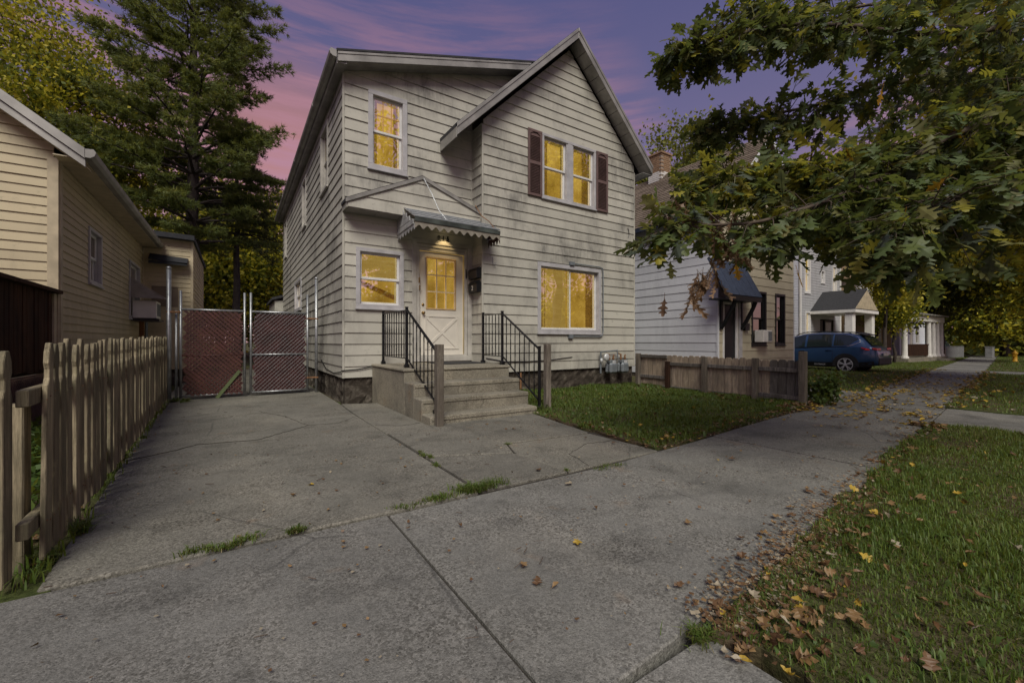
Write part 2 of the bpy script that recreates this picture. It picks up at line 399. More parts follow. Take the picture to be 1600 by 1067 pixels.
M['lit']=lit_mat('lit_room',WARM,1.6,1.6)
M['litcurtain']=lit_mat('lit_blind',[(.35,(.52,.34,.08)),(.65,(.62,.43,.12))],1.2,1.2,(2,2,14))
M['litedge']=lit_mat('reveal_glow',[(.3,(1,.78,.36)),(.7,(1,.82,.42))],.95)
M['room']=simple('dark_room',(.10,.085,.07),.9,var=.4)
M['plank']=simple('stair_plank',(.55,.30,.10),.6,var=.2)
def curtain_mat():
    t=NT('curtain_cloth'); t.set(.9,0,.1); t.col((.62,.52,.36)); tr=t.n('ShaderNodeBsdfTranslucent'); tr.inputs['Color'].default_value=(.62,.50,.30,1)
    ms=t.n('ShaderNodeMixShader'); ms.inputs[0].default_value=.6; t.L.new(t.b.outputs[0],ms.inputs[1]); t.L.new(tr.outputs[0],ms.inputs[2]); t.L.new(ms.outputs[0],t.out.inputs[0]); return t.m
M['curtain']=curtain_mat()
M['bulb']=lit_mat('lamp_bulb',[(0,(1,.8,.45)),(1,(1,.8,.45))],6)
def leaf_mat(name,c,c2,trans=.4):
    t=NT(name); t.set(.5,0,.4); r=t.objrand()
    n=t.rng(t.noise(t.pos(),35,3),.35,.7)
    col=t.mix(t.mul(n,.3),t.mix(r,c,c2),tuple(x*.6 for x in c)); t.col(col)
    tr=t.n('ShaderNodeBsdfTranslucent'); t.L.new(t.mix(.4,col,(.25,.26,.03)),tr.inputs['Color'])
    ms=t.n('ShaderNodeMixShader'); ms.inputs[0].default_value=trans
    t.L.new(t.b.outputs[0],ms.inputs[1]); t.L.new(tr.outputs[0],ms.inputs[2]); t.L.new(ms.outputs[0],t.out.inputs[0]); return t.m
# ------------------------------------------------------------------ ground, pavements
def grid_sheet(name,x0,x1,y0,y1,nx,ny,mat,dz,kind='structure',label=None):
    xs=np.linspace(x0,x1,nx); ys=np.linspace(y0,y1,ny)
    V=[(x,y,gz(x)+dz) for y in ys for x in xs]
    F=[(j*nx+i,j*nx+i+1,(j+1)*nx+i+1,(j+1)*nx+i) for j in range(ny-1) for i in range(nx-1)]
    me=bpy.data.meshes.new(name); me.from_pydata(V,[],F); me.materials.append(mat)
    return tag(put(name,me),label,None,None,kind)
def sheet(name,poly,dz,mat,parent=None,thick=.09):
    mb=MB(); mb.prism([(x,y,gz(x)+dz) for x,y in poly],(0,0,-thick)); return mb.build(name,mat,parent)
xs_=[-400,-60,-20,6]+[6+6*i for i in range(1,20)]+[160,250,400]
gv=[];gf=[]
for x in xs_:
    for y in (-400,-60,-20,0,20,60,400): gv.append((x,y,gz(x)-.075))
for i in range(len(xs_)-1):
    for j in range(6): gf.append((i*7+j,(i+1)*7+j,(i+1)*7+j+1,i*7+j+1))
gm=bpy.data.meshes.new('ground'); gm.from_pydata(gv,[],gf); gm.materials.append(M['turf']); tag(put('ground',gm),None,None,None,'structure')

def yl(x): return 2.56 if x<3.3 else (2.58+.105*(x-3.3) if x<12 else 3.49+.134*(x-12))
def yr(x): return .90 if x<1.6 else (.90+.118*(x-1.6) if x<26 else 3.78+.125*(x-26))
sw=empty('sidewalk',(2,1.7,0),kind='structure')
edges=[-8.2,-6.4,-4.6,-2.8,-1.02,.777,2.585,4.45,6.3]
x=6.3
while x<75: x+=1.75; edges.append(x)
rs=random.Random(3)
for i in range(len(edges)-1):
    a,b=edges[i]+.008,edges[i+1]-.008
    dz=rs.uniform(-.006,.004)
    poly=[(a,yr(a)),(b,yr(b)),(b,yl(b)-.012),(a,yl(a)-.012)]
    mb=MB(); mb.prism([(px,py,gz(px)+dz) for px,py in poly],(0,0,-.11)); mb.build('slab',M['walkc'],sw,bevel=.006)
# fill under the joints
mb=MB(); 
for i in range(len(edges)-1):
    a,b=edges[i],edges[i+1]; mb.prism([(a,yr(a)+.05,gz(a)-.022),(b,yr(b)+.05,gz(b)-.022),(b,yl(b)+.1,gz(b)-.022),(a,yl(a)+.1,gz(a)-.022)],(0,0,-.02))
mb.build('joint_bed',M['gravelbed'],sw)
# street crossing slabs in the verge
for nm,(x0,x1,y0,y1) in {'a':(-1.6,1.42,-6.5,.885),'b':(7.5,9.7,-6.5,2.0),'c':(24,27,-6.5,4.2)}.items():
    ya=min(y1,yr(x0)-.015); yb=min(y1,yr(x1)-.015)
    mb=MB(); mb.prism([(x0,y0,gz(x0)-.004),(x1,y0,gz(x1)-.004),(x1,yb,gz(x1)-.004),(x0,ya,gz(x0)-.004)],(0,0,-.11)); mb.build('driveway_apron',M['walkc'],sw,bevel=.006)
# road beyond the verge, behind the camera
rd=MB(); rd.prism([(-120,-16.5,-.06),(6,-16.5,-.06),(6,-6.6,-.06),(-120,-6.6,-.06)],(0,0,-.1)); rd.prism([(6,-16.5,-.06),(120,-16.5,-1.2),(120,-6.6,-1.2),(6,-6.6,-.06)],(0,0,-.1))
tag(rd.build('road',simple('asphalt',(.05,.05,.052),.9,var=.3)),None,None,None,'structure')
# driveway: one old slab, and the front walk in three squares
dw=empty('driveway',(.4,6,0),kind='structure')
dwp=[(-.70,2.585),(1.425,2.585),(1.425,6.45),(1.47,7.55),(1.47,9.75),(-1.0,9.75),(-.86,6.0)]
mb=MB(); mb.prism([(x,y,.012 if y>3 else .004) for x,y in dwp],(0,0,-.12)); mb.build('slab',M['concrete'],dw,bevel=.01)
mb=MB(); mb.box(-1.1,1.5,9.75,19,-.12,-.012); mb.build('rear_slab',M['concrete'],dw)
fw=empty('front_walk',(2.4,3.6,0),kind='structure')
for poly,dz in (([(1.462,2.60),(2.25,2.60),(2.20,3.30),(1.462,3.62)],.0),([(1.462,3.64),(2.195,3.315),(2.33,3.66),(2.02,4.83),(1.462,4.80)],.006),
                ([(2.27,2.60),(3.42,2.63),(3.40,3.55),(2.345,3.64),(2.21,3.28)],-.004),([(2.35,3.66),(3.40,3.57),(3.62,4.90),(3.62,4.98),(2.04,4.98),(2.04,4.84)],.004),
                ([(1.445,4.82),(2.035,4.85),(2.035,7.3),(1.50,7.5),(1.46,6.45)],-.002)):
    mb=MB(); mb.prism([(x,y,dz) for x,y in poly],(0,0,-.11)); mb.build('slab',M['concrete'],fw,bevel=.007)
mb=MB(); mb.prism([(1.40,2.5,-.02),(3.5,2.5,-.02),(3.66,5,-.02),(1.5,7.6,-.02),(1.40,7.6,-.02)],(0,0,-.02)); mb.build('joint_bed',M['gravelbed'],fw)
def crack(owner,pts,seed,w=.006,z=.0135):
    r_=random.Random(seed); P=[]
    for (x0,y0),(x1,y1) in zip(pts[:-1],pts[1:]):
        n=max(2,int(math.hypot(x1-x0,y1-y0)/.05))
        for i in range(n): t=i/n; P.append((x0+(x1-x0)*t+r_.gauss(0,.009),y0+(y1-y0)*t+r_.gauss(0,.009)))
    P.append(pts[-1]); m=MB()
    for i in range(len(P)-1):
        (x0,y0),(x1,y1)=P[i],P[i+1]; L=math.hypot(x1-x0,y1-y0) or 1; nx,ny=-(y1-y0)/L,(x1-x0)/L; a=w*r_.uniform(.3,1)*.5
        m.prism([(x0-nx*a,y0-ny*a,z),(x1-nx*a,y1-ny*a,z),(x1+nx*a,y1+ny*a,z),(x0+nx*a,y0+ny*a,z)],(0,0,-.02))
    m.build('crack',M['gravelbed'],owner)
crack(dw,[(1.42,6.1),(1.1,5.7),(.75,5.75),(.2,5.2),(-.3,5.3),(-.78,4.9)],1,.004); crack(dw,[(.75,5.75),(.6,6.6),(.3,7.3)],2,.004)
crack(fw,[(1.47,5.35),(1.75,5.15),(2.0,5.2)],4,.006,.0015); crack(fw,[(2.5,2.62),(2.62,3.0),(3.0,3.2),(3.38,3.15)],5,.005,-.0005)
# neighbour's walk
nwk=empty('neighbour_walk',(9.8,4.5,gz(9.8)),kind='structure')
for i,(a,b) in enumerate(((8.75,10.1),(10.12,11.45))):
    mb=MB(); mb.prism([(a,yl(a)+.01,gz(a)+.002),(b,yl(b)+.01,gz(b)+.002),(b,6.6,gz(b)+.002),(a,6.6,gz(a)+.002)],(0,0,-.1)); mb.build('slab',M['walkc'],nwk,bevel=.006)
# lawn bodies (soil under the blades), their ragged edges creeping over the concrete
_rg=random.Random(9)
def ragged(poly,amt=.07,step=.13):
    if sum(p[0]*q[1]-q[0]*p[1] for p,q in zip(poly,poly[1:]+poly[:1]))<0: poly=poly[::-1]
    out=[]
    for i in range(len(poly)):
        p,q=poly[i],poly[(i+1)%len(poly)]; L=math.hypot(q[0]-p[0],q[1]-p[1]); k=max(1,int(L/step))
        for j in range(k):
            t=j/k; nx,ny=(q[1]-p[1])/max(L,1e-6),-(q[0]-p[0])/max(L,1e-6); r=_rg.uniform(-amt*.5,amt)
            out.append((p[0]+(q[0]-p[0])*t+nx*r,p[1]+(q[1]-p[1])*t+ny*r))
    return out
def lawn(name,poly,dz=.009,amt=.05,step=.13):
    poly=ragged(poly,amt,step); mb=MB(); mb.prism([(x,y,gz(x)+dz) for x,y in poly],(0,0,-.08)); tag(mb.build(name,M['turf']),None,None,None,'structure'); return poly
LAWN=[(3.62,4.95),(3.44,2.66),(4.2,2.72),(5.5,2.84),(7.3,3.02),(8.25,3.2),(8.3,5.0),(8.4,7.25),(4.0,7.25),(3.9,6.0)]
LAWNr=lawn('lawn',LAWN)
VERGE=[(1.44,-6.5),(1.46,.86)]+[(x,yr(x)+.0) for x in (1.7,2.6,3.5,5,6.3,7.48)]+[(7.48,-6.5)]
VERr=lawn('verge',VERGE,.011,.07)
VERGE2=[(9.72,-6.5)]+[(x,yr(x)+.0) for x in (9.72,12,15,18,21,23.95)]+[(23.95,-6.5)]
lawn('verge',VERGE2,.009,.08,.3)
VERGE3=[(27.05,-6.5)]+[(x,yr(x)-.0) for x in (27.05,35,45,60,75)]+[(75,-6.5)]
lawn('verge',VERGE3,.009,.1,.5)
LAWN2=[(x,yl(x)+.0) for x in (11.5,14,18,23,30,40,60)]+[(60,16),(30,9.6),(16.4,9.6),(16.4,6.7),(11.5,6.7)]
lawn('lawn',LAWN2,.009,.08,.3)
SIDE=[(-3.2,1.6),(-1.0,2.5),(-.68,2.575),(-.69,3.2),(-.93,9.3),(-1.9,9.3),(-1.9,7.6),(-3.2,7.6)]
lawn('side_yard',SIDE,-.01,.03)

# ------------------------------------------------------------------ wall tools
class Wall:
    def __init__(s,O,u,n): s.O=Vector(O); s.u=Vector(u); s.n=Vector(n); s.z=Vector((0,0,1))
    def p(s,u,z,d=0): return s.O+s.u*u+s.z*z+s.n*d
    def box(s,mb,u0,u1,z0,z1,d0,d1): 
        return mb.obox(s.p((u0+u1)/2,(z0+z1)/2,(d0+d1)/2),s.u,s.n,s.z,(u1-u0)/2,(d1-d0)/2,(z1-z0)/2)
    def ring(s,mb,u0,u1,z0,z1,t,d0,d1,tb=None):
        tb=t if tb is None else tb
        s.box(mb,u0,u1,z1-t,z1,d0,d1); s.box(mb,u0,u1,z0,z0+tb,d0,d1); s.box(mb,u0,u0+t,z0+tb,z1-t,d0,d1); s.box(mb,u1-t,u1,z0+tb,z1-t,d0,d1)
def clip_poly(P,planes):
    for a,b,c in planes:
        Q=[]
        for i in range(len(P)):
            p,q=P[i],P[(i+1)%len(P)]; fp=a*p[0]+b*p[1]-c; fq=a*q[0]+b*q[1]-c
            if fp<=0: Q.append(p)
            if fp*fq<0: t=fp/(fp-fq); Q.append((p[0]+(q[0]-p[0])*t,p[1]+(q[1]-p[1])*t))
        P=Q
        if len(P)<3: return []
    return P
def side_boards(parent,W,u0,u1,z0,z1,exp,mat,openings=(),clip=(),lap=.018,seed=1,name='siding_board',joints=True):
    rr=random.Random(seed); k=0
    while z0+k*exp<z1-.01:
        za=z0+k*exp; zb=min(za+exp,z1); k+=1
        ops=[o for o in openings if o[2]<zb-1e-4 and o[3]>za+1e-4]
        br=sorted(set([u0,u1]+[min(max(v,u0),u1) for o in ops for v in o[:2]]))
        runs=[];cur=[]
        for a,b in zip(br[:-1],br[1:]):
            if b-a<1e-4: continue
            m=(a+b)/2; free=[(za,zb)]
            for o in ops:
                if o[0]<m<o[1]:
                    nf=[]
                    for f0,f1 in free:
                        if o[2]>f0: nf.append((f0,min(f1,o[2])))
                        if o[3]<f1: nf.append((max(f0,o[3]),f1))
                    free=[f for f in nf if f[1]-f[0]>.004]
            if free: cur.append((a,b,free))
            elif cur: runs.append(cur); cur=[]
        if cur: runs.append(cur)
        for run in runs:
            pieces=[run]
            if joints and len(run)==1 and run[0][1]-run[0][0]>1.7 and rr.random()<.35:
                a,b,f=run[0]; c=a+(b-a)*rr.uniform(.3,.7); pieces=[[(a,c-.0015,f)],[(c+.0015,b,f)]]
            for pc in pieces:
                mb=MB(); jit=rr.uniform(-.001,.0015)
                for a,b,free in pc:
                    for f0,f1 in free:
                        P=clip_poly([(a,f0),(b,f0),(b,f1),(a,f1)],clip)
                        if len(P)<3: continue
                        n=len(P); dep=lambda z: lap*(1-(z-za)/exp)+.005+jit
                        vs=[W.p(q[0],q[1],dep(q[1])) for q in P]+[W.p(q[0],q[1],-.012) for q in P]
                        mb.add(vs,[tuple(range(n)),tuple(range(n,2*n))[::-1]]+[(i,n+i,n+(i+1)%n,(i+1)%n) for i in range(n)])
                if mb.v: mb.build(name,mat,parent)
def make_window(parent,W,u0,u1,z0,z1,kind='hung',tw=.075,depth=.22,back='lit',glass='glass',fm='frame',muntin=None,sillmat=None,mid=.5,blind=None,mull=.16,edge=True,curtain=0):
    "u0..z1 is the outside of the casing; returns the frame object (a part), its sashes and panes are sub-parts"
    mb=MB(); W.ring(mb,u0,u1,z0,z1,tw,-.02,.036)
    W.box(mb,u0-.015,u1+.015,z0-.03,z0+.002,-.015,.058)
    W.ring(mb,u0+tw-.012,u1-tw+.012,z0+tw-.012,z1-tw+.012,.014,-depth,-.0205)
    fr=mb.build('window',M[fm],parent,bevel=.004)
    a,b,c,d=u0+tw,u1-tw,z0+tw,z1-tw
    bk=MB(); W.box(bk,a-.01,b+.01,c-.01,d+.01,-depth-.015,-depth); bk.build('interior',M[back],fr)
    def sash(ua,ub,za,zb,dd,w=.042,mun=None,gl=glass):
        s=MB(); W.ring(s,ua,ub,za,zb,w,dd-.014,dd+.014)
        so=s.build('sash',M['sash'] if fm=='frame' else M[fm],fr,bevel=.003)
        g=MB(); W.box(g,ua+w-.004,ub-w+.004,za+w-.004,zb-w+.004,dd-.003,dd+.003); g.build('pane',M[gl],fr)
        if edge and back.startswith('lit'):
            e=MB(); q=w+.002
            W.box(e,ub-q-.022,ub-q,za+q,zb-q,dd-.03,dd-.0145); W.box(e,ua+q,ub-q-.0225,za+q,za+q+.014,dd-.03,dd-.0145); e.build('reveal_glow',M['litedge'],fr)  # emissive strips put room light on the right and bottom sash edges
        if mun:
            nx,ny,mm=mun; m=MB()
            for i in range(1,nx): 
                uu=ua+w+(ub-ua-2*w)*i/nx; W.box(m,uu-.009,uu+.009,za+w,zb-w,dd+.004,dd+.012)
            for j in range(1,ny):
                zz=za+w+(zb-za-2*w)*j/ny
                for i in range(nx): 
                    p=ua+w+(ub-ua-2*w)*i/nx+(.0095 if i else 0); q=ua+w+(ub-ua-2*w)*(i+1)/nx-(.0095 if i<nx-1 else 0)
                    W.box(m,p,q,zz-.009,zz+.009,dd+.004,dd+.012)
            m.build('muntin',M[mm],fr)
    if back.startswith('lit') and curtain:
        for ca,cb in ((a+.03,a+.03+(b-a)*curtain),(b-.03-(b-a)*curtain,b-.03)):
            n=24; vs=[];fs=[]
            for i in range(n+1):
                t=i/n; dd=-.165+.018*math.sin(t*22+a*9)+.008*math.sin(t*47)
                for zz in (c+.02,d-.02): vs.append(W.p(ca+(cb-ca)*t,zz,dd+(.012*math.sin(t*13) if zz<c+.1 else 0)))
            for i in range(n): fs.append((2*i,2*i+2,2*i+3,2*i+1))
            q=MB(); q.add(vs,fs); q.build('curtain',M['curtain'],fr,True,fix=False)
    def hung(a,b):
        zm=c+(d-c)*mid
        sash(a,b,zm-.018,d,-.045,mun=muntin); sash(a,b,c,zm+.018,-.078)
        if blind: 
            q=MB(); W.box(q,a+.02,b-.02,zm,d-.03,-.16,-.15); q.build('blind',M['litcurtain'],fr)
    if kind=='hung': hung(a,b)
    elif kind=='pair':
        m=(a+b)/2; mm=MB(); W.box(mm,m-mull/2,m+mull/2,c,d,-depth+.01,.02); W.box(mm,m-mull/2+.035,m+mull/2-.035,c,d,.0205,.032); mm.build('mullion',M[fm],fr)
        hung(a,m-mull/2); hung(m+mull/2,b)
    elif kind=='slider':
        m=(a+b)/2+.0; sash(a,m+.03,c,d,-.045,.03); sash(m-.0,b,c,d,-.078,.045)
        if blind:
            q=MB(); W.box(q,a+.02,m-.01,c+.02,d-.02,-.17,-.16); q.build('blind',M['litcurtain'],fr)
    elif kind=='fixed': sash(a,b,c,d,-.05,mun=muntin)
    return fr
# ------------------------------------------------------------------ the two-storey house
house=empty('house',(1.575,7.7,0),label='two-storey house in grimy cream siding with shallow and steep roofs and lit windows',cat='house')
FL=Wall((0,7.7,0),(1,0,0),(0,-1,0)); FR=Wall((0,7.268,0),(1,0,0),(0,-1,0))
LW=Wall((1.575,0,0),(0,1,0),(-1,0,0)); RT=Wall((4.087,0,0),(0,1,0),(-1,0,0)); RW=Wall((8.495,0,0),(0,1,0),(1,0,0))
X0,X1,X2,YB=1.575,4.087,8.495,18.5
def zg(x): return 7.66-.99*abs(x-6.327)
# cores stand well behind the boards so that the windows are deep
mb=MB(); mb.box(X0+.30,X1+.35,8.0,YB-.3,.42,5.72); mb.build('core_wall',M['room'],house)
mb=MB(); mb.prism([(X1+.3,7.57,.42),(X2-.3,7.57,.42),(X2-.3,7.57,5.1),(6.327,7.57,7.3),(X1+.3,7.57,5.1)],(0,YB-.3-7.57,0)); mb.build('core_wall',M['room'],house)
mb=MB(); mb.prism([(X0+.3,8.0,5.7),(5.4,8.0,5.72),(5.4,8.0,6.8),(X0+.3,8.0,5.75)],(0,9.8,0)); mb.build('core_wall',M['room'],house)
wo_fl=[(1.985,2.70,4.15,5.56),(1.775,2.635,1.645,2.715),(2.80,4.087,.60,3.02)]
wo_fr=[(5.54,7.145,4.16,5.565),(5.43,7.32,1.235,2.765)]
wo_lw=[(9.05,9.90,4.17,5.50),(13.1,14.6,1.96,2.86),(12.15,12.9,4.1,5.4),(17.05,17.75,4.1,5.4)]
EXP=.1968
side_boards(house,FL,X0+.012,X1-.006,.418,7.2,EXP,M['siding'],wo_fl,[(-.325,1,5.73-.325*X0),(1,0,X1)],seed=2)
side_boards(house,FL,X1-.005,5.46,.418,7.2,EXP,M['siding'],(),[(-.325,1,5.73-.325*X0),(.99,-1,-(7.90-.99*6.327))],seed=12,joints=False)
side_boards(house,FR,X1+.012,X2-.012,.425,7.7,EXP,M['siding'],wo_fr,[(-.99,1,7.64-.99*6.327),(.99,1,7.64+.99*6.327)],seed=3)
side_boards(house,LW,7.70,YB,.418,5.72,EXP,M['siding'],wo_lw,seed=4)
side_boards(house,RT,7.268,7.694,.62,5.36,EXP,M['siding'],[],seed=5,joints=False)
side_boards(house,RW,7.28,YB,.425,5.36,EXP,M['siding'],[],seed=6)
for bx in ((X0-.026,X0+.012,7.676,7.70,.41,5.70),(X1-.026,X1+.012,7.242,7.268,.62,5.34),(X2-.012,X2+.026,7.242,7.28,.42,5.34),(X1-.030,X1-.0062,7.672,7.6935,.65,5.4)):
    mb=MB(); mb.box(*bx); mb.build('corner_trim',M['siding'],house,bevel=.004)
mb=MB(); mb.box(X0+.02,X2-.02,YB-.29,YB-.1,.0,5.5); mb.build('rear_wall',M['siding'],house)
# foundation: rough stone with an uneven face
def rough_wall(parent,name,W,u0,u1,z0,z1,d,mat,seed=0,amp=.03,step=.09):
    nu=int((u1-u0)/step)+2; nz=max(3,int((z1-z0)/step)+2); rr=random.Random(seed)
    vs=[];fs=[]
    for j in range(nz):
        for i in range(nu):
            e=0 if i in(0,nu-1) else 1
            vs.append(W.p(u0+(u1-u0)*i/(nu-1),z0+(z1-z0)*j/(nz-1),d+e*rr.uniform(-amp,amp)))
    for j in range(nz-1):
        for i in range(nu-1): fs.append((j*nu+i,j*nu+i+1,(j+1)*nu+i+1,(j+1)*nu+i))
    b=len(vs); vs+=[W.p(u0,z0,-.2),W.p(u1,z0,-.2),W.p(u1,z1,-.2),W.p(u0,z1,-.2)]; fs.append((b,b+1,b+2,b+3))
    fs+= [(b,b+3,(nz-1)*nu,0),(b+1,nu-1,nz*nu-1,b+2)]
    fs.append(tuple([b+3,b+2]+[(nz-1)*nu+i for i in range(nu-1,-1,-1)]))
    m=MB(); m.add(vs,fs); return m.build(name,mat,parent)
rough_wall(house,'foundation',FL,X0+.03,2.1,-.1,.428,-.035,M['fnd'],1); rough_wall(house,'foundation',FR,X1+.03,X2-.02,-.1,.436,-.035,M['fnd'],2,.018)
rough_wall(house,'foundation',LW,7.73,YB,-.1,.428,-.035,M['fnd'],3)
mb=MB(); mb.box(X1-.03,X1+.03,7.27,7.7,-.1,.6); mb.box(1.60,X1+.02,7.735,7.8,-.1,.41); mb.build('foundation',M['fnd'],house)
# windows
wf=make_window(house,FL,1.985,2.70,4.15,5.56,'hung',muntin=(3,2,'plank'),back='lit',tw=.085,curtain=.16)
wf=make_window(house,FL,1.775,2.635,1.645,2.715,'hung',back='lit',blind=True,tw=.07)
mb=MB(); p,q=FL.p(1.86,2.13,-.17),FL.p(2.56,1.86,-.17); mb.bar(p,q,.03,.085,(0,0,1)); mb.build('stair_rail',M['plank'],wf)
make_window(house,FR,5.54,7.145,4.16,5.565,'pair',back='lit',tw=.06,mull=.20,curtain=.13)
make_window(house,FR,5.43,7.32,1.235,2.765,'slider',back='lit',tw=.085,blind=True,curtain=.12)
make_window(house,LW,9.05,9.90,4.17,5.50,'hung',fm='trimwhite',back='room',glass='darkglass')
make_window(house,LW,13.1,14.6,1.96,2.86,'hung',back='lit')
make_window(house,LW,12.15,12.9,4.1,5.4,'hung',fm='trimwhite',back='room',glass='darkglass')
make_window(house,LW,17.05,17.75,4.1,5.4,'hung',fm='trimwhite',back='room',glass='darkglass')
def shutter(parent,W,u0,u1,z0,z1):
    m=MB(); W.box(m,u0+.05,u1-.05,z0+.05,z1-.05,.024,.034); W.ring(m,u0,u1,z0,z1,.05,.024,.052)
    zm=z0+(z1-z0)*.5; W.box(m,u0+.05,u1-.05,zm-.035,zm+.035,.034,.052)
    # shallow arch over the upper panel
    n=8; pts=[W.p(u0+.05+(u1-u0-.1)*i/n,z1-.05-.055*(1-math.sin(math.pi*i/n)),.034) for i in range(n+1)]+[W.p(u1-.05,z1-.05,.034),W.p(u0+.05,z1-.05,.034)]
    m.prism(pts,W.n*.0165)
    s=m.build('shutter',M['shutter'],parent,bevel=.003)
    for a,b in ((z0+.06,zm-.045),(zm+.045,z1-.13)):
        q=MB(); c=int((b-a)/.032)
        for i in range(c):
            z=a+(b-a)*(i+.5)/c; q.obox(W.p((u0+u1)/2,z,.039),W.u,(W.n+W.z*.8),(W.z-W.n*.8),(u1-u0)/2-.055,.012,.003)
        q.build('louvre',M['shutter'],s)
shutter(house,FR,5.165,5.535,4.15,5.56); shutter(house,FR,7.150,7.53,4.15,5.56)
# door
mb=MB(); FL.ring(mb,2.80,4.06,.66,3.02,.085,-.02,.03,.10); FL.ring(mb,2.89,3.97,.76,2.93,.06,-.05,.012,.03); FL.box(mb,2.95,3.91,2.80,2.87,-.05,-.005)
mb.build('door_frame',M['trimwhite'],house,bevel=.005)
mb=MB(); FL.box(mb,2.96,3.94,.70,2.95,-.16,-.12); mb.build('hall_light',M['lit'],house)
d=MB(); gx0,gx1,gz0,gz1=3.115,3.705,1.70,2.67; a,b,c,e=2.965,3.895,.79,2.795
FL.box(d,a,b,gz1,e,-.075,-.035); FL.box(d,a,b,c,gz0,-.075,-.035); FL.box(d,a,gx0,gz0,gz1,-.075,-.035); FL.box(d,gx1,b,gz0,gz1,-.075,-.035)
door=d.build('door',M['door'],house,bevel=.003)
g=MB(); FL.box(g,gx0,gx1,gz0,gz1,-.058,-.052); g.build('pane',M['glass'],door)
m=MB(); FL.ring(m,gx0-.025,gx1+.025,gz0-.025,gz1+.025,.028,-.0345,-.02)
m.build('window_frame',simple('door_wood_trim',(.52,.36,.18),.5,var=.2),door,bevel=.002)
m=MB(); 
for i in (1,2): FL.box(m,gx0+(gx1-gx0)*i/3-.011,gx0+(gx1-gx0)*i/3+.011,gz0,gz1,-.0345,-.024)
for j in (1,2):
    for i in range(3): FL.box(m,gx0+(gx1-gx0)*i/3+(.0115 if i else .004),gx0+(gx1-gx0)*(i+1)/3-(.0115 if i<2 else .004),gz0+(gz1-gz0)*j/3-.011,gz0+(gz1-gz0)*j/3+.011,-.0345,-.024)
m.build('muntin',M['litcurtain'] if False else simple('muntin_cream',(.72,.60,.40),.5,var=.1),door)
m=MB(); FL.ring(m,3.07,3.79,.90,1.56,.03,-.0345,-.022)
pu,pv=FL.p(3.105,.935,-.029),FL.p(3.755,1.525,-.029); m.bar(pu,pv,.011,.05,(0,0,1)); 
pu,pv=FL.p(3.105,1.525,-.030),FL.p(3.755,.935,-.030); m.bar(pu,pv,.011,.05,(0,0,1))
m.build('cross_buck',M['door'],door)
m=MB(); m.lathe(FL.p(3.03,1.60,-.036),(0,-1,0),[(0,.03),(.006,.03),(.008,.012),(.04,.012),(.042,.028),(.06,.03),(.07,.018)],12); m.build('door_knob',M['brass'],door,True)
m=MB(); m.lathe(FL.p(3.03,1.76,-.036),(0,-1,0),[(0,.028),(.012,.028),(.02,.014)],12); m.build('deadbolt',M['brass'],door,True)
m=MB(); FL.box(m,2.925,2.95,2.17,2.27,.0125,.03); FL.box(m,2.935,2.955,2.03,2.12,.0125,.04); m.build('storm_latch',M['brass'],house,bevel=.003)
m=MB(); m.tube([FL.p(3.935,2.52,.02),FL.p(3.93,2.46,.03),FL.p(3.935,2.40,.03),FL.p(3.94,2.34,.02)],.011,5); m.build('door_closer',M['black'],house)
# house number above the door
plate=MB(); FL.box(plate,3.30,3.58,2.905,3.0,.0305,.033)
hn=empty('house_number',tuple(FL.p(3.43,2.96,.035)),parent=house)
for i,ch in enumerate('815'):
    text('digit',ch,.125,M['black'],hn,FL.p(3.335+i*.095,3.035,.0335),(R(90),0,0),.004,.003)
# roof of the left part: shallow slope, gutter along the low side
def slab(poly,th=.05): 
    m=MB(); m.prism(poly,(0,0,-th)); return m
zs=lambda x: 5.895+.313*(x-1.443)
m=slab([(1.40,7.38,zs(1.40)),(5.50,7.38,zs(5.5)),(5.50,18.8,zs(5.5)),(1.40,18.8,zs(1.40))],.035); m.build('roof',M['darkroof'],house)
m=MB(); m.prism([(1.42,7.398,zs(1.42)-.037),(5.36,7.398,zs(5.36)-.037),(5.30,7.398,zs(5.3)-.20),(1.42,7.398,zs(1.42)-.20)],(0,.022,0))
m.prism([(1.42,7.388,zs(1.42)-.037),(5.38,7.388,zs(5.38)-.037),(5.36,7.388,zs(5.36)-.085),(1.42,7.388,zs(1.42)-.085)],(0,.0095,0)); m.build('fascia',M['alum'],house,bevel=.004)
m=MB(); m.prism([(1.42,7.421,zs(1.42)-.2),(5.3,7.421,zs(5.3)-.2),(5.3,7.698,zs(5.3)-.2),(1.42,7.698,zs(1.42)-.2)],(0,0,.02)); m.build('soffit',M['alum'],house)
m=MB(); m.prism([(1.425,7.425,5.70),(1.574,7.425,5.72),(1.574,18.7,5.72),(1.425,18.7,5.70)],(0,0,-.02)); m.box(1.405,1.425,7.42,18.7,5.66,5.845); m.build('eave_soffit',M['alum'],house)
m=MB()
gp=[(1.40,5.84),(1.31,5.85),(1.285,5.80),(1.30,5.75),(1.34,5.72),(1.40,5.72)]
m.prism([(x,7.36,z) for x,z in gp],(0,11.4,0)); m.build('gutter',M['alum'],house,bevel=.004)
m=MB(); 
for yy in (9.2,12.3,15.5): m.prism([(x+(-.006 if x<1.39 else 0),yy,z+(.004 if z>5.8 else -.004)) for x,z in gp],(0,.03,0))
m.build('gutter_joint',M['alum'],house)
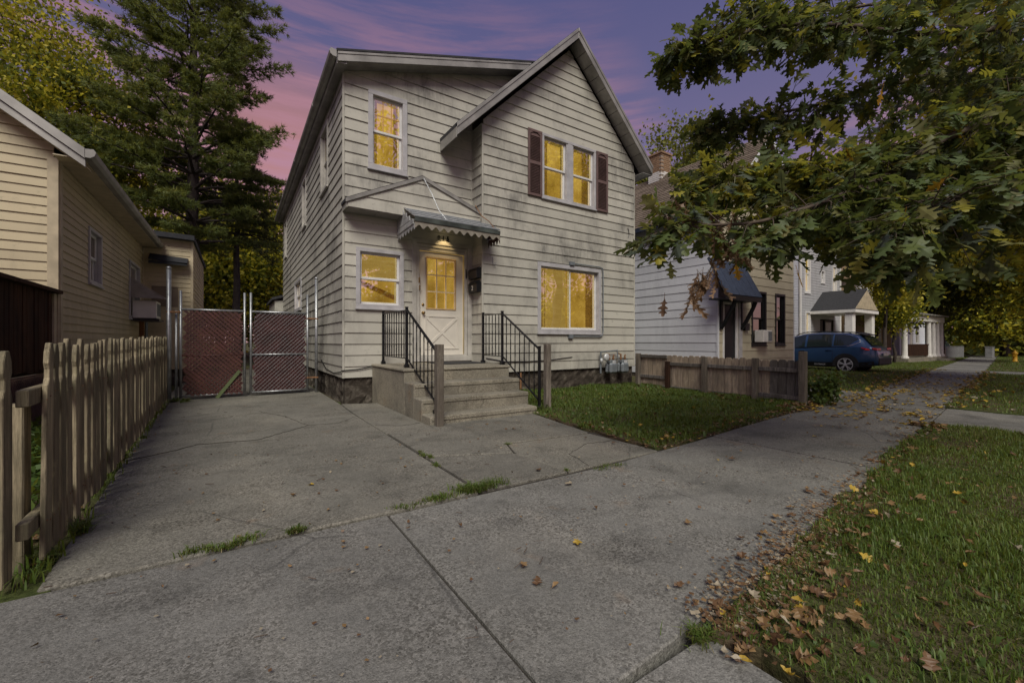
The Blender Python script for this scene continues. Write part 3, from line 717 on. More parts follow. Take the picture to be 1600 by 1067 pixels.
# steep gable roof
za=lambda x: 7.96-.99*abs(x-6.327)
YF=6.955
m=MB()
m.prism([(8.84,YF,za(8.84)),(6.327,YF,za(6.327)),(6.327,YF,za(6.327)-.07),(8.84,YF,za(8.84)-.07)],(0,18.8-YF,0))
m.build('roof',M['darkroof'],house)
m=MB(); m.prism([(3.36,YF,za(3.36)),(6.327,YF,za(6.327)),(6.327,YF,za(6.327)-.07),(3.36,YF,za(3.36)-.07)],(0,7.685-YF,0))
m.prism([(5.50,7.685,za(5.5)),(6.327,7.685,za(6.327)),(6.327,7.685,za(6.327)-.07),(5.50,7.685,za(5.5)-.07)],(0,18.8-7.685,0)); m.build('roof',M['darkroof'],house)
def rake(xa,xb,top,bot,y0,y1):
    m=MB(); m.prism([(xa,y0,za(xa)-top),(xb,y0,za(xb)-top),(xb,y0,za(xb)-bot),(xa,y0,za(xa)-bot)],(0,y1-y0,0)); return m
m=rake(3.38,6.327,.03,.235,YF-.022,YF-.002); m.build('rake_board',M['alum'],house,bevel=.004)
m=rake(6.327,8.82,.03,.235,YF-.022,YF-.002); m.build('rake_board',M['alum'],house,bevel=.004)
m=rake(3.37,6.327,.012,.09,YF-.036,YF-.0225); m.build('rake_trim',M['alum'],house,bevel=.004)
m=rake(6.327,8.83,.012,.09,YF-.036,YF-.0225); m.build('rake_trim',M['alum'],house,bevel=.004)
def soff(xa,xb,y1=7.266):
    m=MB(); m.prism([(xa,YF,za(xa)-.225),(xb,YF,za(xb)-.225),(xb,y1,za(xb)-.225),(xa,y1,za(xa)-.225)],(0,0,.012)); m.build('soffit_panel',M['alum'],house,bevel=.003)
n=12
for i in range(n):
    xa=6.34+(8.80-6.34)*i/n; soff(xa+.004,xa+(8.80-6.34)/n-.004)
for i in range(n):
    xa=4.09+(6.315-4.09)*i/n; soff(xa+.004,xa+(6.315-4.09)/n-.004)
for i in range(3):
    xa=3.40+(4.06-3.40)*i/3; soff(xa+.004,xa+.216,7.67)
m=MB(); m.prism([(3.362,YF,za(3.37)-.03),(3.38,YF,za(3.37)-.03),(3.38,YF,za(3.37)-.26),(3.362,YF,za(3.37)-.26)],(0,.71,0)); m.build('eave_board',M['alum'],house)
m=MB(); m.box(8.80,8.83,YF,18.7,za(8.82)-.25,za(8.82)-.03); m.prism([(8.50,YF+.02,za(8.82)-.24),(8.80,YF+.02,za(8.82)-.24),(8.80,18.7,za(8.82)-.24),(8.50,18.7,za(8.82)-.24)],(0,0,.012)); m.build('eave_board',M['alum'],house)
# pediment over the entrance bay
PD=Wall((0,7.36,0),(1,0,0),(0,-1,0)); zp=lambda x: 4.085-(.485 if x<2.87 else .37)*abs(x-2.87)
pcl=[(-.485,1,4.03-.485*2.87),(.37,1,4.03+.37*2.87)]
side_boards(house,PD,1.57,4.08,3.30,4.1,.21,M['siding'],[],pcl,lap=.016,seed=9,joints=False,name='pediment_board')
m=MB(); m.prism([(1.53,7.33,zp(1.53)),(2.87,7.33,zp(2.87)),(2.87,7.33,zp(2.87)-.05),(1.53,7.33,zp(1.53)-.05)],(0,.366,0)); m.prism([(2.87,7.33,zp(2.87)),(4.12,7.33,zp(4.12)),(4.12,7.33,zp(4.12)-.05),(2.87,7.33,zp(2.87)-.05)],(0,-.09+.0,0) if False else (0,.366,0)); m.build('pediment_roof',M['darkroof'],house)
m=MB(); m.prism([(1.53,7.318,zp(1.53)-.012),(2.87,7.318,zp(2.87)-.012),(2.87,7.318,zp(2.87)-.075),(1.53,7.318,zp(1.53)-.075)],(0,.0115,0)); m.prism([(2.87,7.318,zp(2.87)-.012),(4.12,7.318,zp(4.12)-.012),(4.12,7.318,zp(4.12)-.075),(2.87,7.318,zp(2.87)-.075)],(0,.0115,0)); m.build('rake_trim',M['alum'],house)
k=5
for i in range(k):
    xa=1.575+2.5*i/k; m=MB(); m.box(xa+.003,xa+2.5/k-.003,7.362,7.675,3.286,3.299); m.build('soffit_panel',M['alum'],house)
m=MB(); m.box(1.55,1.574,7.36,7.675,3.29,3.42); m.build('pediment_return',M['siding'],house)
# wires, hooks and conduit fixed to the wall
m=MB(); m.tube([(2.88,7.30,4.02),(2.95,7.1,3.7),(3.02,6.93,3.36),(3.10,6.80,3.18)],.008,5); m.build('awning_rod',M['galv'],house)
m=MB(); m.tube([(3.95,7.31,3.72),(4.0,7.15,3.48),(4.06,6.96,3.34),(4.08,6.80,3.17)],.009,5); m.build('awning_rod',M['rust'],house)
m=MB(); FR.box(m,6.31,6.44,2.775,2.85,.02,.075); FR.box(m,6.28,6.40,1.12,1.20,.02,.075)
m.tube([FR.p(6.43,2.815,.05),FR.p(7.25,2.815,.05),FR.p(7.34,2.79,.05),FR.p(7.36,2.70,.05),FR.p(7.36,1.30,.05),FR.p(7.34,1.20,.05),FR.p(7.25,1.165,.05),FR.p(6.39,1.165,.05)],.014,6); m.build('conduit',M['meter'],house)
m=MB(); m.tube([FR.p(4.30,2.74,.03),FR.p(4.30,2.62,.04),FR.p(4.32,2.56,.05),FR.p(4.35,2.57,.06),FR.p(4.34,2.62,.06)],.007,5); m.build('wire_hook',M['galv'],house)
m=MB(); m.tube([LW.p(9.8,.66,.03),LW.p(9.2,.50,.035),LW.p(8.4,.46,.035),LW.p(7.75,.52,.035),FL.p(1.53,.545,.035),FL.p(1.8,.56,.035),FL.p(2.04,.6,.035)],.010,5); m.build('cable',M['black'],house)
m=MB(); m.tube([FR.p(4.15,.72,.03),FR.p(4.6,.64,.035),FR.p(5.1,.63,.035),FR.p(5.7,.64,.035),FR.p(6.4,.70,.035)],.008,5); m.build('cable',M['black'],house)
m=MB(); m.tube([FR.p(8.25,3.9,.03),FR.p(8.3,3.75,.03),FR.p(8.26,3.66,.03)],.008,5); m.build('wire_hook',M['black'],house)
m=MB(); m.tube([FR.p(5.0,.40,-.0),FR.p(5.0,-.02,.0)],.022,6); m.build('drain_pipe',M['rust'],house)
# rear extension of the house
m=MB(); m.box(1.30,4.0,18.8,22.0,0,2.65); m.build('rear_extension',M['siding'],house); m=MB(); m.prism([(1.2,18.7,2.66),(4.0,18.7,3.5),(4.0,18.7,3.6),(1.2,18.7,2.76)],(0,3.4,0)); m.build('rear_roof',M['darkroof'],house)
# door lamp under the awning
lampo=empty('door_lamp',(3.44,7.36,3.3),label='small warm lit lamp under the awning above the house number',cat='lamp')
m=MB(); m.lathe((3.44,7.48,3.30),(0,0,-1),[(0,.05),(.012,.05),(.02,.03),(.05,.03)],12); m.build('lamp_base',M['white'],lampo,True)
m=MB(); m.lathe((3.44,7.48,3.25),(0,0,-1),[(0,.014),(.02,.026),(.04,.026),(.055,.01)],12); m.build('bulb',M['bulb'],lampo,True)
ld=bpy.data.lights.new('lamp_light','SPOT'); ld.energy=6; ld.color=(1,.72,.34); ld.spot_size=R(84); ld.spot_blend=.35; ld.shadow_soft_size=.03
lo=bpy.data.objects.new('lamp_light',ld); COL.objects.link(lo); lo.location=(3.44,7.48,3.15); lo.rotation_euler=(R(20),0,0); adopt(lo,lampo)
# awning: lapped metal slats over a frame, scalloped edge
aw=empty('door_awning',(3.35,7.68,2.9),label='small grey metal slat awning with scalloped edge over the front door',cat='awning')
AY0,AY1=7.66,6.80; ax0,ax1=2.52,4.20
ns=6
for i in range(ns):
    f0=i/ns; f1=(i+1)/ns
    ya,yb=AY0+(AY1-AY0)*f0,AY0+(AY1-AY0)*f1
    z0_,z1_=3.60+(3.16-3.60)*f0,3.60+(3.16-3.60)*f1+.022
    xr=ax1 if ya<7.24 else 4.03
    m=MB(); m.prism([(ax0,ya+.02,z0_+.004),(ax0,yb,z1_),(ax0,yb-.004,z1_-.030),(ax0,ya,z0_-.016)],(xr-ax0,0,0)); sl_=m.build('slat',M['awn1'],aw)
    m=MB(); m.box(ax0+.004,xr-.004,yb-.009,yb-.0045,z1_-.030,z1_-.010); m.build('slat_gap_shade',M['meter'],sl_)  # dark strip on the lip paints the shaded gap between slats
m=MB(); m.box(ax0,ax1,AY1-.018,AY1,3.072,3.140); m.build('front_band',M['awn2'],aw)
for i in range(5):   # stepped side slats
    f=i/5; za_=3.03+.46*f; ya_=AY1+.02+(AY0-AY1-.05)*f
    m=MB(); m.prism([(ax0-.006,ya_,za_),(ax0-.006,AY0,za_-.02),(ax0-.006,AY0,za_+.075),(ax0-.006,ya_+.03,za_+.085)],(-.012-.004*(i%2),0,0)); m.build('side_slat',M['awn1'],aw)
m=MB(); m.prism([(4.19,AY1+.01,3.06),(4.19,7.235,3.06),(4.19,7.235,3.36),(4.19,AY1+.01,3.14)],(.012,0,0)); m.build('side_slat',M['awn4'],aw)
def scallop(P0,P1,n,drop,th,nrm):
    P0=Vector(P0);P1=Vector(P1);m=MB();q=[]
    for i in range(n*10+1):
        t=i/(n*10); q.append(P0.lerp(P1,t)+Vector((0,0,-drop*(.68+.32*math.cos(2*math.pi*(t*n))))))
    top=[P0+Vector((0,0,.02)),P1+Vector((0,0,.02))]
    for i in range(len(q)-1):
        t0,t1=i/(len(q)-1),(i+1)/(len(q)-1); m.prism([top[0].lerp(top[1],t0),top[0].lerp(top[1],t1),q[i+1],q[i]],Vector(nrm)*th)
    return m
scallop((ax0,AY1-.003,3.052),(ax1,AY1-.003,3.052),11,.095,.006,(0,1,0)).build('scallop_edge',M['awn3'],aw)
scallop((ax0-.004,AY1,3.02),(ax0-.004,AY0,2.99),6,.09,.006,(1,0,0)).build('scallop_edge',M['awn1'],aw)
scallop((ax1+.004,AY1,3.03),(ax1+.004,7.235,3.03),4,.13,.006,(-1,0,0)).build('scallop_edge',M['awn4'],aw)
m=MB(); m.bar((ax0+.02,AY1+.02,3.09),(ax0+.02,AY0,3.40),.02,.02); m.bar((ax1-.02,AY1+.02,3.09),(ax1-.02,7.25,3.26),.02,.02); m.bar((ax0+.03,AY1+.012,3.09),(ax1-.03,AY1+.012,3.09),.02,.02); m.build('frame',M['alum'],aw)
# mailboxes on the return wall
for zz,num,lab in ((2.30,None,'black wall mailbox beside the door, upper of two'),(2.03,'2','black wall mailbox numbered 2 beside the door, lower of two')):
    mbx=empty('mailbox',(4.05,7.45,zz),label=lab,cat='mailbox',group='mailboxes beside the door')
    w=Wall((4.060,0,0),(0,1,0),(-1,0,0))
    m=MB(); m.prism([w.p(7.27,zz,.0),w.p(7.27,zz,.10),w.p(7.27,zz+.16,.11),w.p(7.27,zz+.21,.03),w.p(7.27,zz+.22,0)],(0,.36,0)); m.build('box',M['black'],mbx,bevel=.006)
    m=MB(); m.prism([w.p(7.255,zz+.165,.118),w.p(7.255,zz+.222,.03),w.p(7.255,zz+.232,.03),w.p(7.255,zz+.17,.126)],(0,.39,0)); m.build('lid',M['black'],mbx,bevel=.003)
    if num:
        text('digit',num,.14,M['white'],mbx,w.p(7.45,zz+.035,.1095),(R(88),0,R(-90)),.002)
# gas meters on the wall above the foundation
gm_=empty('gas_meter_set',(7.5,7.2,.5),label='pair of grey gas meters and pipes on the foundation wall',cat='gas meter')
for cx_ in (7.50,7.90):
    m=MB()
    for sgn in (-1,1):
        m.obox((cx_,7.09+.058*sgn,.42),(1,0,0),(0,1,0),(0,0,1),.125,.052,.13)
    b=m.build('meter_body',M['meter'],gm_,bevel=.045)
    m=MB(); m.obox((cx_,7.09,.57),(1,0,0),(0,1,0),(0,0,1),.10,.07,.035); m.build('meter_top',M['meter'],b,bevel=.01)
    m=MB(); m.obox((cx_+.02,7.02,.555),(1,0,0),(0,1,0),(0,0,1),.05,.012,.04); m.build('index_dial',M['dial'],b,bevel=.006)
    m=MB(); m.tube([(cx_-.07,7.09,.6),(cx_-.07,7.09,.74),(cx_-.07,7.17,.76)],.02,8); m.tube([(cx_+.07,7.09,.6),(cx_+.07,7.09,.70),(cx_+.12,7.12,.72)],.02,8); m.lathe((cx_-.07,7.09,.62),(0,0,1),[(0,.03),(.04,.03)],8); m.lathe((cx_+.07,7.09,.62),(0,0,1),[(0,.03),(.04,.03)],8); m.build('union_pipe',M['rust'],b)
m=MB(); m.tube([(7.22,7.16,.80),(7.78,7.16,.83)],.018,8); m.tube([(7.78,7.16,.85),(7.78,7.14,.66),(8.1,7.12,.62)],.017,8); m.tube([(7.22,7.16,.80),(7.22,7.16,.30)],.022,8); m.build('manifold',M['meter'],gm_)
m=MB(); m.lathe((7.28,7.05,.68),(0,-1,0),[(0,.02),(.01,.085),(.03,.09),(.05,.07),(.06,.03)],14); m.lathe((7.22,7.13,.55),(0,0,1),[(0,.03),(.05,.035),(.1,.03)],10); m.build('regulator',M['dial'],gm_,True)
# ------------------------------------------------------------------ steps, railings, posts
steps=empty('front_steps',(2.9,5.8,0),label='concrete front steps of four risers up to the door',cat='steps')
sx0,sx1=2.05,3.80
for i,(zt,y0,y1,x1) in enumerate(((.105,4.95,5.25,3.70),(.285,5.251,5.55,3.76),(.465,5.551,5.95,3.80))):
    m=MB(); m.box(sx0-.012*(3-i)*.3,x1,y0,y1-.001,-.06,zt); m.build('step',M['stepc'],steps,bevel=.014)
    m=MB(); m.box(sx0+.01,x1-.01,y0-.012,y0+.0,zt-.055,zt-.004); m.build('nosing',M['stepc'],steps,bevel=.005)
m=MB(); m.prism([(sx0,5.951,-.06),(3.86,5.951,-.06),(3.86,6.2,-.06),(4.04,6.3,-.06),(4.04,7.24,-.06),(3.9,7.66,-.06),(sx0,7.66,-.06)],(0,0,.665)); m.build('landing_block',M['stepc'],steps,bevel=.012)
m=MB(); m.prism([(sx0-.02,5.935,.607),(3.88,5.935,.607),(3.88,6.18,.607),(4.06,6.28,.607),(4.06,7.235,.607),(3.9,7.655,.607),(sx0-.02,7.655,.607)],(0,0,.042)); m.build('landing',M['stepc'],steps,bevel=.012)
dm=MB(); dm.box(3.02,3.86,6.75,7.45,.650,.664); tag(dm.build('doormat',M['mat'],bevel=.004),'black rubber doormat lying on the landing in front of the door','doormat')
def railing(x,yb,yf,yl_,zl0,lab):
    r=empty('railing',(x,yf,.65),label=lab,cat='railing',group='black iron railings of the front steps')
    m=MB()
    for yy,z0,z1 in ((yb,.65,1.58),(yf,.65,1.57),(yl_,zl0,.97)):
        m=MB(); m.box(x-.019,x+.019,yy-.019,yy+.019,z0,z1); m.box(x-.024,x+.024,yy-.024,yy+.024,z1,z1+.012)
        p=m.build('post',M['black'],r,bevel=.003)
        f=MB(); f.prism([(x-.035,yy-.035,z0),(x+.035,yy-.035,z0),(x+.035,yy+.035,z0),(x-.035,yy+.035,z0)],(0,0,.05)); f.lathe((x,yy,z0+.05),(0,0,1),[(0,.033),(.03,.024)],4); f.build('post_shoe',M['black'],p,bevel=.004)
    m=MB(); m.bar((x,yb-.02,1.54),(x,yf+.02,1.53),.036,.014); m.build('top_rail',M['black'],r)
    m=MB(); m.bar((x,yf-.02,1.53),(x,yl_+.0,.93),.036,.016); m.build('top_rail',M['black'],r)
    m=MB(); m.bar((x,yb-.02,.80),(x,yf+.02,.79),.022,.014); m.build('bottom_rail',M['black'],r)
    m=MB(); m.bar((x,yf-.02,.79),(x,yl_+.02,zl0+.15),.022,.016); m.build('bottom_rail',M['black'],r)
    def bal(y,z0,z1):
        m=MB(); n=max(6,int((z1-z0)/.045)); pr=[]
        # square bar with twisted runs
        vs=[];fs=[]
        for i in range(n+1):
            t=i/n; a=(math.pi/4)+ (t*9 if (int(t*6)%2) else int(t*6)*1.5)
            rr=.0095
            for k in range(4): vs.append((x+rr*math.cos(a+k*math.pi/2),y+rr*math.sin(a+k*math.pi/2),z0+(z1-z0)*t))
        for i in range(n):
            for k in range(4): fs.append((i*4+k,i*4+(k+1)%4,(i+1)*4+(k+1)%4,(i+1)*4+k))
        m.add(vs,fs); m.build('baluster',M['black'],r)
    k=int(abs(yb-yf)/.135)
    for i in range(1,k+1): 
        t=i/(k+1); bal(yb+(yf-yb)*t,.80,1.53)
    k=8
    for i in range(1,k):
        t=i/k; bal(yf+(yl_-yf)*t,.79+(zl0+.15-.79)*t,1.53+(.93-1.53)*t)
railing(2.20,7.5,6.28,5.15,.105,'black iron railing along the driveway side of the front steps')
railing(3.89,6.90,6.22,5.15,.0,'black iron railing along the lawn side of the front steps')
for x,y,z,a,lab in ((2.115,4.855,1.015,4,'weathered square wooden post before the railing on the driveway side'),(4.10,5.22,1.01,-3,'weathered square wooden post before the railing on the lawn side')):
    m=MB(); m.obox((x,y,z/2-.1),(math.cos(R(a)),math.sin(R(a)),0),(-math.sin(R(a)),math.cos(R(a)),0),(0,.0,1),.045,.045,z/2+.1)
    tag(m.build('wooden_post',M['post'],None,bevel=.006),lab,'post','wooden posts at the front steps')
# ------------------------------------------------------------------ beige house on the left
bh=empty('beige_house',(-1.9,7.72,0),label='low beige vinyl-sided house with grey rake boards left of the driveway',cat='house')
BF=Wall((0,7.72,0),(1,0,0),(0,-1,0)); BS=Wall((-1.9,0,0),(0,1,0),(1,0,0)); BR=Wall((0,13.6,0),(1,0,0),(0,-1,0)); BQ=Wall((-.915,0,0),(0,1,0),(1,0,0))
mb=MB(); mb.prism([(-8,7.95,0),(-2.15,7.95,0),(-2.15,7.95,3.2),(-5,7.95,5.3),(-8,7.95,3.2)],(0,5.7,0)); mb.build('core_wall',M['room'],bh)
side_boards(bh,BF,-8,-1.93,1.0,5.6,.118,M['beige'],[],[(.73,1,3.515-.73*1.9),(-.73,1,3.515+.73*8.1)],lap=.016,seed=21,joints=False)
bw=[(9.0,9.74,1.96,2.83),(12.0,13.15,1.55,2.80)]
side_boards(bh,BS,7.74,13.57,.35,3.42,.105,M['beige'],bw,lap=.015,seed=22)
side_boards(bh,BR,-1.87,-.93,.35,3.66,.115,M['beige'],[(-1.72,-1.20,1.92,2.43)],[(.0,1,3.66)],lap=.014,seed=23,joints=False)
side_boards(bh,BQ,13.63,18,.35,3.62,.115,M['beige'],[],lap=.014,seed=24)
for bx in ((-1.99,-1.885,7.695,7.735,.3,3.40),(-1.915,-1.875,7.7355,7.83,.3,3.42),(-.955,-.895,13.575,13.625,.3,3.64),(-1.905,-1.865,13.56,13.60,.3,3.4)):
    mb=MB(); mb.box(*bx); mb.build('corner_trim',M['beigetrim'],bh,bevel=.004)
mb=MB(); mb.box(-4,-1.1,13.8,18,.3,3.6); mb.build('core_wall',M['room'],bh)
fn=MB(); fn.box(-7.9,-1.93,7.76,13.6,-.1,.36); fn.box(-1.9,-.93,13.64,18,-.1,.36); fn2=fn.build('foundation',M['fnd'],bh)
zb=lambda x: 3.50+.73*(-1.60-x) if x>-5 else 3.50+.73*(-1.6+5)-.73*(-5-x)
m=MB(); m.prism([(-1.60,7.42,zb(-1.6)),(-5,7.42,zb(-5)),(-5,7.42,zb(-5)-.05),(-1.60,7.42,zb(-1.6)-.05)],(0,6.3,0)); m.prism([(-5,7.42,zb(-5)),(-8.4,7.42,zb(-8.4)),(-8.4,7.42,zb(-8.4)-.05),(-5,7.42,zb(-5)-.05)],(0,6.3,0)); m.build('roof',M['darkroof'],bh)
for a,b in ((-1.58,-5.0),(-5.0,-8.42)):
    m=MB(); m.prism([(a,7.395,zb(a)-.0),(b,7.395,zb(b)-.0),(b,7.395,zb(b)-.13),(a,7.395,zb(a)-.13)],(0,.022,0)); m.build('rake_board',M['alum'],bh,bevel=.004)
    m=MB(); m.prism([(a,7.425,zb(a)-.131),(b,7.425,zb(b)-.131),(b,7.425,zb(b)-.23),(a,7.425,zb(a)-.23)],(0,.022,0)); m.build('rake_board',M['alum'],bh,bevel=.004)
    m=MB(); m.prism([(a,7.447,zb(a)-.21),(b,7.447,zb(b)-.21),(b,7.72,zb(b)-.21),(a,7.72,zb(a)-.21)],(0,0,.012)); m.build('soffit',M['beigetrim'],bh)
m=MB(); m.prism([(x,7.40,z) for x,z in [(-1.60,3.48),(-1.50,3.49),(-1.475,3.45),(-1.49,3.40),(-1.53,3.37),(-1.60,3.37)]],(0,6.15,0)); m.build('gutter',M['alum'],bh,bevel=.004)
m=MB(); m.prism([(-1.88,7.46,3.36),(-1.6,7.46,3.36),(-1.6,13.5,3.36),(-1.88,13.5,3.36)],(0,0,.012)); m.build('eave_soffit',M['beigetrim'],bh)
make_window(bh,BS,9.0,9.74,1.96,2.83,'hung',back='room',glass='darkglass',tw=.05,depth=.18)
make_window(bh,BS,12.0,13.15,1.55,2.80,'hung',back='room',glass='darkglass',tw=.05,depth=.18)
m=MB(); BR.ring(m,-1.72,-1.20,1.92,2.43,.025,-.01,.02); BR.box(m,-1.695,-1.225,1.945,2.405,-.01,.008); m.build('boarded_window',simple('board_panel',(.20,.155,.11),.8,var=.15),bh)
m=MB(); m.prism([(-1.95,13.35,3.64),(-.86,13.35,3.61),(-.86,13.35,3.73),(-1.95,13.35,3.76)],(0,5,0)); m.build('flat_roof',M['blackroof'],bh)
m=MB(); m.prism([(-1.75,13.58,3.20),(-1.0,13.58,3.14),(-1.0,13.33,2.98),(-1.75,13.33,3.04)],(0,0,.03)); m.box(-1.75,-1.0,13.33,13.345,2.95,3.02); m.build('lean_to_roof',M['blackroof'],bh)
m=MB(); m.box(-1.88,-1.80,13.12,13.20,.2,1.60); m.build('brown_post',M['orange'],bh)
m=MB(); m.tube([(-1.80,13.45,.2),(-1.80,13.45,1.6),(-1.86,13.5,1.75)],.03,6); m.build('downpipe',M['meter'],bh)
ac=empty('air_conditioner',(-1.8,12.5,1.7),label='white window air conditioner under dark hood on beige side wall',cat='air conditioner')
m=MB(); m.box(-1.86,-1.45,12.15,12.75,1.56,1.95); m.build('case',M['white'],ac,bevel=.01)
m=MB(); 
for i in range(9): m.box(-1.449,-1.443,12.2+.06*i,12.235+.06*i,1.62,1.89)
tag(m.build('vent_fins',M['meter'],ac),kind='stuff')
m=MB(); m.box(-1.87,-1.40,12.1,12.8,1.50,1.545); m.build('shelf',M['black'],ac)
m=MB(); m.prism([(-1.87,12.02,2.42),(-1.30,12.02,2.0),(-1.30,12.85,2.0),(-1.87,12.85,2.42)],(0,0,.02)); m.prism([(-1.87,12.02,2.415),(-1.31,12.02,1.995),(-1.87,12.02,1.995)],(0,.015,0)); m.build('hood',M['alum'],ac)
# brown deck in front of the beige house
dk=empty('wooden_deck',(-1.9,6.3,0),label='dark brown board-sided deck with cap rail in front of the beige house',cat='deck')
y=4.6
rr=random.Random(5)
while y<7.60:
    m=MB(); w=.094; t=rr.uniform(-.004,.004); m.box(-1.945+t,-1.92+t,y,y+w,.70+rr.uniform(-.015,.015),1.66); m.build('board',M['deck'],dk,bevel=.002); y+=w+rr.uniform(.008,.018)
m=MB(); m.prism([(-2.02,4.55,1.66),(-1.84,4.55,1.66),(-1.84,7.69,1.655),(-2.02,7.69,1.655)],(0,0,.045)); m.build('cap_rail',M['deck'],dk,bevel=.004)
for yy in (4.56,7.61):
    m=MB(); m.box(-1.99,-1.90,yy,yy+.085,0,1.655); m.build('post',M['deck'] if yy<5 else M['beigetrim'],dk,bevel=.004)
m=MB(); m.box(-1.985,-1.947,4.65,7.6,.72,.80); m.box(-1.985,-1.947,4.65,7.6,1.42,1.50); m.build('rail',M['deck'],dk)
m=MB(); m.box(-5,-1.99,4.65,7.6,.66,.70); m.build('deck_floor',M['deck'],dk)
m=MB()
for i in range(80):
    a=4.1+i*.055
    for s_ in (1,-1):
        y0,z0,y1,z1=(a,.04,a+.62,.66) if s_>0 else (a+.62,.04,a,.66)
        t0=max(0,(4.64-y0)/(y1-y0)) if s_>0 else 0
        lo_=4.64; hi_=7.6
        P=[]
        for t in np.linspace(0,1,12):
            yy=y0+(y1-y0)*t
            if lo_<=yy<=hi_: P.append((yy,z0+(z1-z0)*t))
        if len(P)>2: m.bar((-1.935 if s_>0 else -1.95,P[0][0],P[0][1]),(-1.935 if s_>0 else -1.95,P[-1][0],P[-1][1]),.008,.022,(1,0,0))
tag(m.build('lattice',M['lattice'],dk),kind='stuff')
m=MB(); m.box(-2.4,-2.38,4.65,7.6,0,.66); m.build('shadow_board',M['deck'],dk)  # dark board added behind the lattice to stand for shade under the deck
# ------------------------------------------------------------------ picket fence
pf=empty('picket_fence',(-.85,6,0),label='old brown wooden picket fence with a broken end along the driveway',cat='fence')
rr=random.Random(11)
def fence_pt(t): # t = 0 near, 1 far
    return Vector((-.735-.235*t,2.86+6.45*t,0)), 1.045+.085*t
def picket(x,y,h,w,lean,th=.020,zb=.02):
    o=[(-.5,0),(.5,0),(.5,.80),(.30,.835),(.30,.875),(.46,.905),(.40,.955),(.18,1),(-.18,1),(-.40,.955),(-.46,.905),(-.30,.875),(-.30,.835),(-.5,.80)]
    m=MB(); hh=h-zb
    m.prism([(x,y+u*w+lean*v,zb+v*hh) for u,v in o],(-th,0,0)); return m
t=0
L_=6.45
y=0
while y<L_-.05:
    b,h=fence_pt(y/L_)
    picket(b.x+rr.uniform(-.006,.008),b.y,h+rr.uniform(-.025,.018),.078+rr.uniform(-.006,.006),rr.uniform(-.02,.025)+(.05 if y<.01 else 0),zb=.015+rr.uniform(0,.05)).build('picket',M['picket'],pf,bevel=.003)
    nm_=MB()
    for zz in (.21+rr.uniform(-.02,.02),.80+rr.uniform(-.02,.02)):
        for du in (-.02,.02): nm_.lathe((b.x+.001,b.y+du+rr.uniform(-.006,.006),zz+rr.uniform(-.01,.01)),(1,0,0),[(0,.004),(.003,.0035)],6)
    tag(nm_.build('nail_heads',M['rust'],COL.objects[-1] if False else pf,fix=False),kind='stuff')
    y+=rr.choice((.118,.132,.14,.15))
for z in (.22,.80):
    a,_=fence_pt(-.05); b,_=fence_pt(1.0); m=MB(); m.bar((a.x-.050,a.y+.16,z),(b.x-.045,b.y,z+.06),.04,.075); m.build('rail',M['picket'],pf,bevel=.004)
for tt,h in ((.004,.76),(.26,.95),(.56,1.0),(.82,1.0),(.995,1.13)):
    b,_=fence_pt(tt); m=MB(); m.box(b.x-.165,b.x-.072,b.y-.045,b.y+.045,-.1,h); m.build('post',M['picket'],pf,bevel=.006)
# near end: one tall picket and post by the frame edge
b,_=fence_pt(-.062); picket(-.80,2.655,1.01,.09,.0).build('picket',M['picket'],pf,bevel=.003)
# ------------------------------------------------------------------ chain link gates with maroon slats
GY=9.45
def pipe(p,q,r=.021,n=8): 
    m=MB(); m.tube([p,q],r,n); return m
posts=empty('chain_link_fence',(-.9,GY,0),label='galvanised chain-link fence posts holding the maroon gates',cat='fence')
for (x,h,r) in ((-.965,2.32,.036),(1.40,2.33,.030)):
    m=pipe((x,GY,-.1),(x,GY,h),r,12); m.lathe((x,GY,h),(0,0,1),[(0,r*1.12),(.02,r*1.12),(.045,r*.5)],12); m.build('post',M['galv'],posts,True)
for x,h in ((-.87,1.60),):
    pipe((x,GY+.08,-.1),(x,GY+.08,h),.02).build('post',M['galv'],posts,True)
for hb in ((-1.0,-.80,GY-.03,GY+.03,1.55,1.585),(1.22,1.43,GY-.03,GY+.03,1.50,1.53),(1.22,1.43,GY-.03,GY+.03,.30,.33)):
    m=MB(); m.box(*hb); m.build('hinge',M['rust'],posts,bevel=.004)
